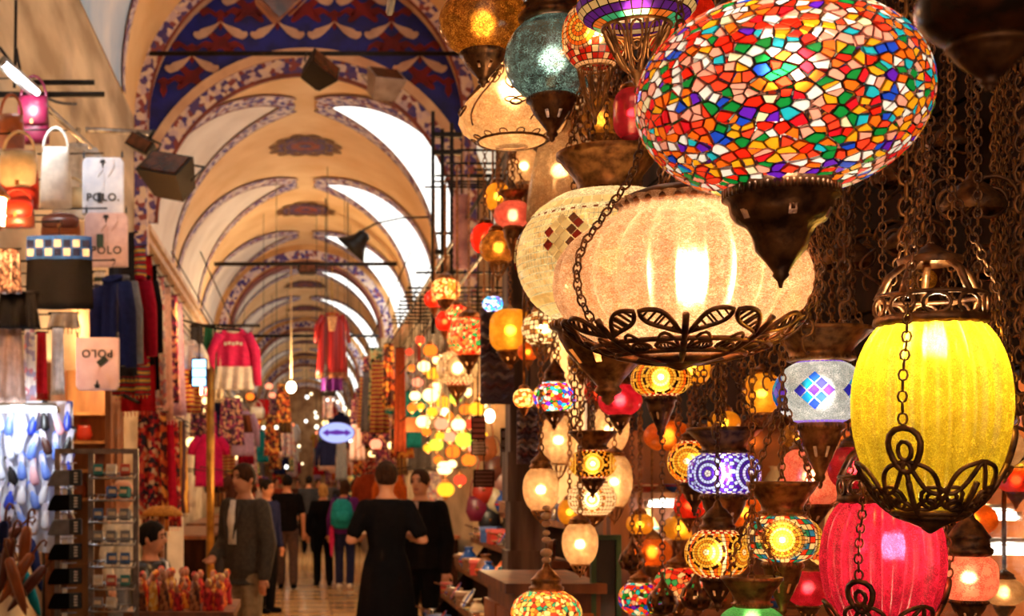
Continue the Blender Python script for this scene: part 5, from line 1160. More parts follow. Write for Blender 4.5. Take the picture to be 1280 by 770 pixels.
# handbags and cloths high on the left
def bag(label, px, py, Y, wp, hp, m, m2=None, strap=.5, group=None, flap=True, d=.12):
    w_, h_ = S(wp, Y), S(hp, Y); root = thing('handbag', label, 'bag', P(px, py, Y), 0, group)
    b = MB(); rg = []
    for i in range(9):
        v = i/8; k = math.sin(PI*(.12+.78*v))**.5; rg.append(((0, 0, -h_/2+h_*v), w_/2*(.82+.18*math.sin(PI*(1-v)*.6)), d/2*max(.25, k*(1-.55*v))))
    b.loft(rg, 18); b.obj('body', m, root)
    if flap: b = MB(); b.loft([((0, -d*.12, h_*.46), w_*.46, d*.3), ((0, -d*.25, h_*.2), w_*.48, d*.32), ((0, -d*.33, -h_*.08), w_*.44, d*.22), ((0, -d*.33, -h_*.14), w_*.3, d*.15)], 16); f = b.obj('flap', m2 or m, root); b = MB(); b.box((0, -d*.56, -h_*.08), (w_*.1, .01, .03)); b.obj('clasp', BRONZE, f, smooth=False)
    b = MB(); b.tube([(w_*.4*math.cos(PI*i/10), 0, h_*.42+h_*strap*math.sin(PI*i/10)) for i in range(11)], .01, 6); b.obj('strap', m2 or m, root)
    return root
LE = {k: mat('leather '+k, C(c), None, 14, .35, 0, .2) for k, c in dict(tan='#a85a2c', brown='#6a3220', red='#b8321c', black='#1c1618', white='#e8e2d6', wine='#4a0c28', rose='#a87468', cream='#d8c49a').items()}
bag('smooth rose brown handbag hanging highest by the wall', 14, 165, 5.6, 34, 42, LE['rose'], LE['tan'], .7)
bag('wine coloured handbag behind the rose brown one', 42, 150, 6.0, 40, 60, LE['wine'], LE['wine'], .5)
bag('patchwork red and cream handbag with tan trim', 24, 225, 5.5, 50, 74, LE['red'], LE['cream'], .4)
bag('shiny brown red handbag below the patchwork one', 22, 268, 5.4, 44, 34, LE['brown'], LE['red'], .5)
bag('soft white handbag beside the patchwork bag', 70, 222, 5.9, 40, 76, LE['white'], LE['white'], .4, flap=False)
bag('round cream straw handbag behind the white bag', 88, 255, 6.3, 46, 40, LE['white'], LE['cream'], .4)
bag('tan handbag peeking under the white bag', 76, 283, 6.1, 50, 22, LE['tan'], LE['brown'], .3)
shirt('white blouse on a hanger between bags and polo shirts', P(97, 180, 6.5), .5, .12, CL['white'], 'short', name='blouse')
# black skirt with blue checked waistband
Y = 5.5; root = thing('skirt', 'black skirt with blue and white checked waistband', 'skirt', P(74, 298, Y)); w_ = S(42, Y)
b = MB(); sheet(b, S(88, Y), lambda v: w_*(.96+.06*v), 4, .015, .04, seed=4); b.obj('body', CL['black'], root)
b = MB(); b.loft([((0, 0, .01), w_*.97, .055), ((0, 0, -S(27, Y)), w_*.99, .058)], 24); wb = b.obj('waistband', mat('blue knit', C('#2a6ac8'), C('#1c4a98'), 40, .8), root)
for i in range(7):
    for j in range(2):
        b = MB(); x = w_*(-.82+1.64*i/6); b.box((x, -.056*math.sqrt(max(.05, 1-(x/w_)**2)), -S(8+11*j, Y)), (w_*.2, .012, S(9, Y))); b.obj('check', CL['white'] if (i+j) % 2 else CL['navy'], wb, smooth=False)
hanger(root, w_*.8)
# cloths low on the left
scarf('sequinned dark brown top beside the checked skirt', P(8, 312, 5.4), .27, .1, cloth_pattern('brown sequins', [C('#5a3a34'), C('#8a6a60'), C('#2c1c1a'), C('#b89888')], 60, .3), name='sequin_top', cat='top', seed=3, fringe=False)
scarf('black skirt hanging under the sequinned top', P(22, 366, 5.45), .22, .145, CL['black'], name='skirt', cat='skirt', seed=5, fringe=False)
scarf('taupe trousers cloth hanging below the black skirt', P(12, 411, 5.5), .47, .1, CL['taupe'], seed=6, fringe=False, name='trousers', cat='trousers')
scarf('white lace runner next to the taupe cloth', P(37, 412, 5.7), .42, .045, PT['pale'], seed=7, name='lace_runner', cat='cloth')
scarf('bright red velvet scarf beside the white lace', P(52, 416, 5.8), .4, .04, CL['red'], seed=8)
scarf('white satin scarf next to the red velvet scarf', P(72, 410, 5.9), .45, .05, CL['white'], seed=9)
scarf('orange cream folded cloth above the satin scarf', P(80, 392, 6.0), .1, .12, CL['cream'], seed=10, name='folded_cloth', cat='cloth')
scarf('white towel with dark stripes behind the skirt', P(124, 340, 6.6), .36, .055, cloth_pattern('striped towel', [C('#eeeae0'), C('#eeeae0'), C('#eeeae0'), C('#3a4a3c')], 3.2, .8, 'hstripe'), seed=11, name='towel', cat='towel')
# long rail of clothes receding along the left wall
r7 = random.Random(21)
rail('garment rail carrying the receding row of scarves', [(-1.36, 6.3*KY, 3.45), (-1.36, 9.8*KY, 3.45)])
rail('lower garment rail under the row of scarves', [(-1.36, 6.6*KY, 2.25), (-1.36, 10.2*KY, 2.25)])
row = [('charcoal wool coat first on the scarf rail', CL['charcoal'], 152), ('striped red and black shawl on the scarf rail', PT['hstripe'], 164), ('bright red shawl on the scarf rail', CL['red'], 173), ('black shawl on the scarf rail', CL['black'], 182), ('pale floral scarf on the scarf rail', PT['pale'], 192), ('blush scarf on the scarf rail', CL['blush'], 201), ('purple paisley scarf on the scarf rail', PT['paisley'], 209), ('lilac scarf last on the scarf rail', CL['lilac'], 216)]
for i, (lab, m, px) in enumerate(row):
    Yr = 1.36*F/(VX-px); scarf(lab, Vector((-1.36, Yr, 3.43)), 1.05+.1*(i % 3), .17, m, -.55, seed=i+30, name='shawl')
row = [('grey wool coat on the lower rail', CL['grey'], 150), ('navy blue coat on the lower rail', CL['navy'], 141), ('crimson coat on the lower rail', CL['crimson'], 170), ('black coat on the lower rail', CL['black'], 178)]
for i, (lab, m, px) in enumerate(row):
    Yr = 1.3*F/(VX-px); z = P(0, 345, Yr/KY).z; shirt(lab, Vector((-1.3, Yr, z)), S(112, Yr/KY), .105, m, 'long', -.5, name='coat', cat='coat', seed=i+3)
row = [('red floral scarf on the lower rail', PT['floral'], 186), ('orange kilim scarf on the lower rail', PT['kilim'], 194), ('wine red scarf on the lower rail', CL['crimson'], 203), ('red floral shawl by the white panel', PT['floral'], 211), ('dark striped scarf on the lower rail', PT['stripe'], 219)]
for i, (lab, m, px) in enumerate(row):
    Yr = 1.36*F/(VX-px); scarf(lab, Vector((-1.36, Yr, 2.23)), .95+.12*(i % 2), .15, m, -.4, seed=i+50)
for i, (lab, m, px, py) in enumerate((('scarlet scarf hanging low behind the sock rack', CL['red'], 182, 585), ('dark floral scarf hanging low behind the sock rack', PT['floral'], 190, 575), ('purple scarf low by the white panel', PT['paisley'], 200, 580))):
    Yr = 1.75*F/(VX-px); scarf(lab, P(px, py-20, Yr/KY), .55, .08, m, -.3, seed=i+60)
# warm lit booth
root = thing('wooden_booth', 'warmly lit wooden booth behind the polo shirts', 'booth', (-1.9, 7.6*KY, 0))
WB = mat('honey panelling', C('#c88a4a'), C('#8a5424'), 6, .6, 0, .1, stretch=(1,1,.2))
b = MB(); b.box((0, .4, 1.3), (.5, .04, 2.6)); b.obj('back_panel', WB, root, smooth=False)
for s in (-1, 1): b = MB(); b.box((s*.25, 0, 1.3), (.05, .8, 2.6)); b.obj('side_panel', WOOD, root, smooth=False)
for z in (1.45, 1.7, 1.95, 2.2): b = MB(); b.box((0, .25, z), (.45, .25, .025)); b.obj('shelf', WB, root, smooth=False)
light('bulb', (0, -.1, 2.45), 9, (1,.7,.38), .03, root)
for i, (x, z, lab, m) in enumerate(((-.1, 1.47, 'small tan leather pouch on the booth shelf', LE['tan']), (.1, 1.72, 'small dark leather pouch on the booth shelf', LE['brown']), (-.05, 1.97, 'red leather pouch high on the booth shelf', LE['red']))):
    w_ = .14; r_ = thing('pouch', lab, 'bag', (-1.9+x, 7.6*KY+.22, z)); b = MB(); b.loft([((0, 0, 0), .06, .03), ((0, 0, .05), .075, .04), ((0, 0, .11), .06, .02), ((0, 0, .13), .065, .022)], 14); b.obj('body', m, r_); b = MB(); b.tube([(.05*math.cos(PI*q/8), 0, .12+.06*math.sin(PI*q/8)) for q in range(9)], .005, 5); b.obj('strap', m, r_)
# slippers hung in pale plastic on a white pegboard
b = MB(); b.box((0, 0, 0), (.84, .03, .98)); pg = b.obj('pegboard', mat('white pegboard', C('#e4e8f2'), C('#ccd4e8'), 4, .6), None, P(10, 596, 5.7), smooth=False); tag(pg, 'white pegboard hung with plastic slippers', 'board')
def clog(m, mlin):
    if ('clog', m.name) in proto: return proto[('clog', m.name)]
    b = MB(); rg = []
    for i in range(11):
        v = i/10; w_ = .042*(1-.25*math.sin(PI*v)**1)*(1 if 0 < i < 10 else .55)*(1.1 if v < .45 else .9); rg.append(((0, -.03-.012*math.sin(PI*v), -.12+.24*v), w_, .03*(1.15-.6*v)))
    b.loft(rg, 12); a = bpy.data.meshes.new('upper'); a.from_pydata(b.v, [], b.f); a.materials.append(m); a.polygons.foreach_set('use_smooth', [True]*len(b.f))
    b = MB(); b.loft([((0, -.057, .0), .024, .005), ((0, -.057, .05), .028, .006), ((0, -.052, .1), .02, .006)], 10); c = bpy.data.meshes.new('lining'); c.from_pydata(b.v, [], b.f); c.materials.append(mlin)
    proto[('clog', m.name)] = (a, c); return a, c
SLP = [('white', mat('white rubber', C('#e8ecf6'), C('#c4cce2'), 8, .35)), ('sky blue', mat('sky blue rubber', C('#7a98e0'), C('#4a6ac8'), 8, .35)), ('royal blue', mat('royal blue rubber', C('#2a4ad0'), C('#1c2f98'), 8, .35)), ('dark brown', mat('dark brown rubber', C('#4a241c'), C('#2c1410'), 8, .35)), ('pale pink', mat('pale pink rubber', C('#e8b8c0'), C('#c890a0'), 8, .35)), ('black', mat('black rubber', C('#202024'), C('#101014'), 8, .35))]
LIN = mat('pale lining', C('#c8c8d8'), C('#9898b0'), 10, .7)
pat = [0, 0, 4, 1, 2, 3, 0, 1, 1, 2, 3, 0, 5, 1, 0, 4, 0, 1, 2, 5, 3, 0, 1, 1, 0, 4, 5, 2, 1, 0]
for r_ in range(5):
    for c_ in range(7):
        k = pat[(r_*7+c_*3+r_) % 30]; nm, m = SLP[k]; Yp = 5.66; loc = P(-2+c_*15, 520+r_*31+(c_ % 2)*6, Yp)
        root = thing('slipper', '%s rubber slipper hanging on the pegboard' % nm, 'slipper', loc, 0, '%s slippers on the pegboard' % nm); root.rotation_euler = (0, r7.uniform(-.35, .35), r7.uniform(-.3, .3)); root.scale = (.78,)*3
        a, c = clog(m, LIN); link('upper', a, root); link('lining', c, root)
tubelight('cold white tube light above the slipper pegboard', P(20, 512, 5.45), (1, 0, 0), .5, 8, .015, (.85,.92,1), 5, .40)
# heap of straps, umbrellas and bags below the slippers
for i in range(16):
    px, py = r7.uniform(-8, 46), r7.uniform(668, 752); Yp = r7.uniform(5.0, 5.5); m, nm = r7.choice(((LE['brown'], 'dark brown'), (LE['tan'], 'tan'), (CL['teal'], 'teal'), (LE['black'], 'black'), (CL['navy'], 'navy')))
    root = thing('folded_umbrella', '%s folded umbrella in the heap under the slippers' % nm, 'umbrella', P(px, py, Yp), 0, '%s umbrellas under the slippers' % nm); root.rotation_euler = (r7.uniform(-.3, .3), r7.uniform(-.9, .9), 0)
    b = MB(); b.lathe([(.001, -.2), (.012, -.18), (.03, -.1), (.038, .05), (.03, .14), (.012, .16)], 10, 5, .25); b.obj('canopy', m, root); b = MB(); b.tube([(0, 0, .15), (0, 0, .24), (.012, 0, .265), (.03, 0, .26), (.036, 0, .235)], .008, 6); b.obj('handle', WOOD, root)
b = MB(); b.box((0, 0, .3), (.9, .7, .6)); o = b.obj('display_crate', DWOOD, None, (-1.72, 5.62*KY, 0), smooth=False); tag(o, 'dark wooden crate under the umbrella heap', 'crate')
# sock rack of brown steel
RS = mat('brown grey steel', C('#8a7468'), C('#5c4a42'), 14, .4, .5)
Y = 5.2; root = thing('sock_rack', 'brown steel rack with wire shelves standing by the aisle', 'rack', P(118, 0, Y)*1.0)
root.location.z = 0
X0, X1, XM = S(-46, Y), S(52, Y), S(-4, Y); zt = P(0, 564, Y).z
for x in (X0, XM, X1):
    b = MB(); b.box((x, 0, zt/2), (.032, .032, zt)); b.obj('post', RS, root, smooth=False)
b = MB(); b.box(((X0+X1)/2, 0, zt), (X1-X0+.03, .034, .03)); b.obj('top_rail', RS, root, smooth=False)
b = MB(); b.box(((X0+X1)/2, 0, .06), (X1-X0+.03, .3, .03)); b.obj('foot', RS, root, smooth=False)
for i in range(9):
    z = zt-.13-.13*i
    b = MB(); b.tube([(XM, 0, z), (X1, 0, z)], .007, 5); b.tube([(XM, -.09, z-.03), (X1, -.09, z-.03)], .006, 5)
    for k in range(7): x = XM+(X1-XM)*k/6; b.tube([(x, 0, z), (x, -.09, z-.03)], .004, 4)
    b.obj('wire_shelf', STEEL, root)
for i in range(7):
    z = P(0, 600+i*31, Y).z+.09; b = MB(); b.tube([(X0-.01, -.0, z), (X0+.12, -.05, z+.01)], .004, 4); b.obj('hook', STEEL, root)
for i in range(7):
    dark = i not in (0, 2); m = CL['navy'] if dark else CL['grey']; z = P(0, 597+i*30.5, Y).z
    s_ = thing('sock_pack', ('black folded sock pair on the steel rack' if dark else 'grey folded sock pair on the steel rack'), 'socks', (root.location.x+S(-35, Y), Y*KY-.06, z), 0, 'black sock pairs on the rack' if dark else 'grey sock pairs on the rack')
    w_, h_ = S(43, Y), S(20, Y); b = MB(); b.loft([((-w_/2, 0, -.01), .012, h_*.42), ((-w_*.42, 0, 0), .016, h_*.5), ((-w_*.1, 0, .004), .018, h_*.46), ((w_*.3, 0, .004), .018, h_*.48), ((w_/2, 0, .004), .014, h_*.5)], 14)
    b = MB(); pts = [(-w_*.5, -h_*.5), (-w_*.42, -h_*.55), (w_*.5, -h_*.5), (w_*.5, h_*.5), (-w_*.3, h_*.45), (-w_*.4, h_*.1)]; b.prism([(x, -.015, zz) for x, zz in pts], (0, .03, 0)); o = b.obj('sock', CL['black'] if dark else m, s_, smooth=False); md = o.modifiers.new('r', 'BEVEL'); md.width = .006; md.segments = 2
    b = MB(); b.box((w_*.32, -.017, 0), (w_*.34, .006, h_*.92)); bd_ = b.obj('paper_band', INK, s_, smooth=False)
    for q in range(4): b = MB(); b.box((w_*.34, -.0215, h_*(.27-.18*q)), (w_*.1, .003, h_*.09)); b.obj('band_print', CL['white'], bd_, smooth=False)
    b = MB(); b.box((0, 0, h_*.62), (.03, .004, h_*.3)); b.obj('hang_tab', CL['white'], s_, smooth=False)
# little packs filling the wire shelves
for i in range(9):
    for k in range(3):
        if r7.random() < .25: continue
        c, nm = r7.choice((('#e8e4dc', 'white'), ('#e0c83a', 'yellow'), ('#3a6ab0', 'blue'), ('#c84a3a', 'red'), ('#8a8a90', 'grey'), ('#2a8a8a', 'teal')))
        r_ = thing('goods_pack', '%s boxed accessory on the wire shelf' % nm, 'pack', (root.location.x+XM+(X1-XM)*(.18+.3*k), Y*KY-.045, zt-.13-.13*i-.012), r7.uniform(-.3, .3), '%s packs on the wire rack' % nm)
        b = MB(); b.box((0, 0, .03), (.055, .05, .06), rx=-.3); b.obj('carton', mat('pack '+nm, C(c), None, 15, .5), r_, smooth=False); b = MB(); b.box((0, -.03, .035), (.04, .004, .022), rx=-.3); b.obj('sticker', CL['cream'], r_, smooth=False)
# white panel, golden pole and things by the second stall
b = MB(); b.box((0, 0, (S(50, 9.5)-P(219, 592, 9.5).z)/2), (S(20, 9.5), .06, P(219, 592, 9.5).z+S(50, 9.5))); 
for i in range(12): b.box((S(10, 9.5), -.035, S(-46+8*i, 9.5)), (.02, .02, .03))
o = b.obj('white_panel', mat('white laminate', C('#e8e4de'), C('#d0ccc6'), 5, .5), None, P(219, 592, 9.5), smooth=False); tag(o, 'narrow white slatted display panel behind the sock rack', 'panel')
b = MB(); b.tube([(0, 0, 0), (0, 0, 2.9)], .045, 10); b.lathe([(.07, 0), (.07, .06), (.05, .1)], 12); o = b.obj('brass_pole', mat('aged brass', C('#b88a3a'), C('#7a5420'), 6, .35, .7), None, (S(-119, 9.6), 9.6*KY, 0)); tag(o, 'aged brass pole between the stall and the aisle', 'pole')
root = thing('neon_sign', 'small glowing blue lantern sign on the left stall', 'sign', P(249, 466, 9.25)); w_, h_ = S(19, 9.6), S(34, 9.6)
b = MB(); b.box((0, .03, 0), (w_, .06, h_)); b.obj('case', IRON, root, smooth=False)
for j in range(3): b = MB(); b.box((0, -.01, h_*(.32-.32*j)), (w_*.8, .03, h_*.26)); b.obj('lit_pane', emit('blue sign', (.25, .55, 1), 3.5), root, smooth=False)
b = MB(); b.tube([(0, .03, h_/2), (0, .0, S(58, 9.6))], .01, 5); b.obj('stem', IRON, root)
# ------------------------------------------------------------------ things hanging over the aisle
rail('rail carrying the white blouse and pink sweater', [P(238, 407, 9.6), P(325, 407, 9.6)], .018)
rail('upper rail bracket above the pink sweater', [P(226, 400, 9.6), P(268, 410, 9.4), P(300, 413, 9.5)], .014)
shirt('magenta sweater with white lower half on the aisle rail', P(292, 411, 9.6), S(76, 9.6), .19, CL['pink'], 'long', name='sweater', cat='sweater', split=.62, m2=CL['white'], seed=2)
for i in range(5): b = MB(); b.box((-.085+.042*i, -.06, -.17+.008*(i % 2)), (.03, .015, .035)); b.obj('sequin_letter', CL['white'], bpy.data.objects['sweater'], smooth=False)
shirt('white short blouse beside the blue lantern sign', P(236, 426, 9.3), .3, .12, CL['white'], 'short', name='blouse')
scarf('dark green shawl next to the pink sweater', P(264, 407, 9.6), .66, .1, CL['green'], seed=70)
scarf('charcoal cloth hanging behind the white blouse', P(246, 409, 9.55), .62, .09, CL['charcoal'], seed=71, name='hanging_cloth', cat='cloth', fringe=False)
scarf('pale shawl on the rail near the brass pole', P(272, 407, 9.6), .8, .07, CL['cream'], seed=72)
# red kaftan hanging from the tie rod
Y = 18.0
k = shirt('red embroidered kaftan dress hanging over the aisle', P(415, 391, Y), S(78, Y), .24, cloth_pattern('dark red satin', [C('#8a0a10'), C('#a00c12'), C('#7a080e'), C('#b01c1a')], 4, .4, 'vstripe'), 'long', name='kaftan', cat='dress', m2=CL['gold'], hem=1.35, cord=S(61, Y), seed=5)
b = MB(); sheet(b, .12, lambda v: .33, 6, .03, .05, seed=5); b.obj('hem_band', mat('bronze brocade', C('#9a5a2c'), C('#6a3418'), 20, .5), k, (0, 0, -S(78, Y)+.06))
b = MB(); sheet(b, .3, lambda v: .11*(1-.5*v), 4, .01, .02, seed=8); b.obj('yoke', mat('gold embroidery', C('#e8b878'), C('#b86a3a'), 30, .5), k, (0, -.045, -.08))
b = MB(); sheet(b, .3, lambda v: .22, 6, .03, .03, seed=75); b.obj('underskirt', CL['purple'], k, (0, 0, -S(78, Y)-.02))
# bare bulb on a long cord
root = thing('pendant_bulb', 'glowing bare bulb on a long cord down the aisle', 'lamp', P(364, 484, 18.0))
b = MB(); b.ball((0, 0, 0), .1, None, .12, 14, 10); b.obj('bulb', emit('warm bulb glass', (1, .8, .5), 9), root)
b = MB(); b.lathe([(.03, .08), (.035, .1), (.035, .15), (.012, .17)], 10); b.obj('socket', BRONZE, root)
b = MB(); b.tube([(0, 0, .16), (0, 0, P(0, 330, 18).z-P(0, 484, 18).z-.04)], .02, 6); b.obj('cord', mat('pale flex', C('#d8b888'), None, 5, .6), root)
light('glow', (0, -.15, -.1), AISLE_W*.5, (1,.74,.42), .08, root)
# oval lit sign
root = thing('oval_sign', 'oval pale blue lit sign with purple arrow mark over the aisle', 'sign', P(421, 541, 17.0)); w_, h_ = S(23, 17), S(13.5, 17)
def oval(s, n=32): return [(w_*s*math.cos(2*PI*i/n), 0, h_*s*math.sin(2*PI*i/n)) for i in range(n)]
b = MB(); b.prism([Vector(p) for p in oval(1)], (0, .12, 0)); b.obj('case', CL['purple'], root, smooth=False)
b = MB(); b.prism([Vector(p)+Vector((0, -.02, 0)) for p in oval(.94)], (0, .02, 0)); b.obj('lit_face', emit('pale blue sign', (.42, .48, .95), .75), root, smooth=False)
ar = [(-.8, 0), (-.5, .3), (-.42, .14), (0, .26), (.42, .14), (.5, .3), (.8, 0), (.5, -.3), (.42, -.12), (0, -.2), (-.42, -.12), (-.5, -.3)]
b = MB(); b.prism([(x*w_, -.035, z*h_*1.1) for x, z in ar][::-1], (0, .012, 0)); b.obj('arrow_mark', emit('purple sign print', (.2, .05, .5), .4, False), root, smooth=False)
b = MB(); 
for s in (-1, 1): b.tube([(s*w_*.6, .06, h_*.7), (s*w_*.6, .06, SP2+2.1-P(421, 541, 17).z)], .012, 5)
b.obj('hanger_rod', IRON, root)
# spotlights on the tie rod and brackets
def spot(label, px, py, Y, w_, h_, d_, rot, m, lens=None, arm=None, armto=None, name='spotlight'):
    root = thing(name, label, 'spotlight', P(px, py, Y)); root.rotation_euler = rot
    b = MB(); a = [(-w_/2, -d_/2, -h_/2), (w_/2, -d_/2, -h_/2), (w_/2, -d_/2, h_/2), (-w_/2, -d_/2, h_/2)]; e = .72
    c = [(-w_/2*e, d_/2, -h_/2*e), (w_/2*e, d_/2, -h_/2*e), (w_/2*e, d_/2, h_/2*e), (-w_/2*e, d_/2, h_/2*e)]
    b.add(a+c, [(3,2,1,0), (4,5,6,7), (0,1,5,4), (1,2,6,5), (2,3,7,6), (3,0,4,7)]); b.obj('housing', m, root, smooth=False)
    b = MB(); b.box((0, -d_/2-.006, 0), (w_*.86, .012, h_*.82)); b.obj('lens', lens or mat('dark lens', C('#6a3c28'), C('#3a2014'), 8, .2), root, smooth=False)
    b = MB(); 
    for q in range(5): b.box((0, d_/2+.012, h_*(-.26+.13*q)), (w_*.62, .03, h_*.05))
    b.obj('cooling_fins', m, root, smooth=False)
    b = MB(); b.tube([(-w_/2-.012, 0, 0), (-w_/2-.012, 0, h_*.75), (w_/2+.012, 0, h_*.75), (w_/2+.012, 0, 0)], .012, 6); b.tube([(0, 0, h_*.75), (0, 0, h_*.75+(arm or .1))], .016, 6); b.obj('yoke', m, root)
    return root
BLK = mat('black enamel', C('#161514'), C('#0c0b0b'), 10, .45, .0); GRYE = mat('warm grey enamel', C('#a89688'), C('#8a766a'), 8, .45)
spot('black spotlight tilted on the upper tie rod', 398, 90, 11.0, .42, .28, .3, (-.5, .5, .5), BLK)
spot('pale grey box floodlight hanging from the upper tie rod', 480, 106, 11.0, .42, .34, .3, (-.9, 0, .35), GRYE, arm=.18)
spot('large black floodlight with brown lens on the left wall', 212, 222, 8.4, .50, .30, .34, (-.75, .25, -.55), BLK)
spot('black ballast box above the large floodlight', 179, 184, 8.6, .3, .14, .18, (-.3, .5, -.5), BLK)
spot('brown box lamp hanging point down under the near vault', 345, 2, 9.0, .36, .36, .3, (0, .78, .2), mat('rust brown enamel', C('#a0623c'), C('#6a3a22'), 6, .5), arm=.3)
spot('small grey box light at the middle of the thin tie rod', 384, 338, 17.7, .36, .18, .2, (-.2, 0, 0), IRON)
root = thing('bracket_lamp', 'conical lamp on a thin bracket glowing warm under the vault', 'lamp', P(447, 303, 11.5))
b = MB(); b.lathe([(.03, .17), (.09, .14), (.1, .06), (.16, -.04), (.24, -.14), (.235, -.14), (.15, -.03)], 20); s_ = b.obj('shade', BLK, root); b2 = MB(); b2.lathe([(.001, -.10), (.2, -.115), (.22, -.125)], 20); b2.obj('lit_glass', emit('warm lamp glass', (1, .62, .26), 1.3), root)
for o in root.children: o.rotation_euler = (.12, .75, 0)
b = MB(); b.tube([(0, 0, .12), (.25, .1, .27), (.6, .15, .35), (.95, .2, .37)], .014, 6); b.obj('bracket', IRON, root)
# ------------------------------------------------------------------ people
SKIN = mat('skin', C('#c98a68'), C('#b87858'), 9, .55); SKIN2 = mat('skin light', C('#d8a080'), C('#c88c6c'), 9, .55)
HAIRS = {'black': mat('black hair', C('#1c1412'), C('#0e0a09'), 60, .75, 0, .4, stretch=(1,1,.2), spec=.12), 'brown': mat('brown hair', C('#3e2416'), C('#22130b'), 60, .75, 0, .4, stretch=(1,1,.2), spec=.12), 'blond': mat('blond hair', C('#c89a5c'), C('#8a6030'), 60, .75, 0, .4, stretch=(1,1,.2), spec=.12), 'grey': mat('grey hair', C('#8a8480'), C('#5a5450'), 60, .5, 0, .4)}
EYEM = mat('dark eye', C('#1a100c'), None, 5, .2); LIP = mat('lip', C('#a04a40'), None, 5, .5)
def remesh(b, name, m, parent, vox, smooth=6):
    o = b.obj(name, m, parent); md = o.modifiers.new('rm', 'REMESH'); md.mode = 'VOXEL'; md.voxel_size = vox; md.use_smooth_shade = True
    ms = o.modifiers.new('sm', 'SMOOTH'); ms.factor = .5; ms.iterations = smooth
    dg = bpy.context.evaluated_depsgraph_get(); me = bpy.data.meshes.new_from_object(o.evaluated_get(dg)); o.modifiers.clear(); o.data = me
    return o
def limb(b, pts, rs, n=12):
    P3 = [Vector(p) for p in pts]; out = []; rr = []
    for i in range(len(P3)-1):
        for q in range(4):
            t = q/4; out.append(P3[i].lerp(P3[i+1], t)); rr.append(rs[i]*(1-t)+rs[i+1]*t)
    out.append(P3[-1]); rr.append(rs[-1]); b.tube(out, rr, n); b.ball(P3[0], rs[0], n=10, k=6); b.ball(P3[-1], rs[-1], n=10, k=6)
def hand(b, w, d, side):
    w = Vector(w); d = Vector(d).normalized(); up = Vector((0, 0, 1)) if abs(d.z) < .9 else Vector((0, -1, 0))
    s = d.cross(up).normalized()*side; nrm = s.cross(d)
    b.tube([w, w+d*.03, w+d*.085], [.026, .036, .034], 8)
    for i, (o_, L) in enumerate(((-.03, .062), (-.01, .075), (.011, .07), (.03, .055))):
        a = w+d*.08+s*o_; b.tube([a, a+d*L*.55-nrm*.006, a+d*L*.95-nrm*.025], [.0105, .0098, .008], 6)
    a = w+d*.025-s*.03; b.tube([a, a-s*.03+d*.03, a-s*.036+d*.062], [.013, .011, .009], 6)
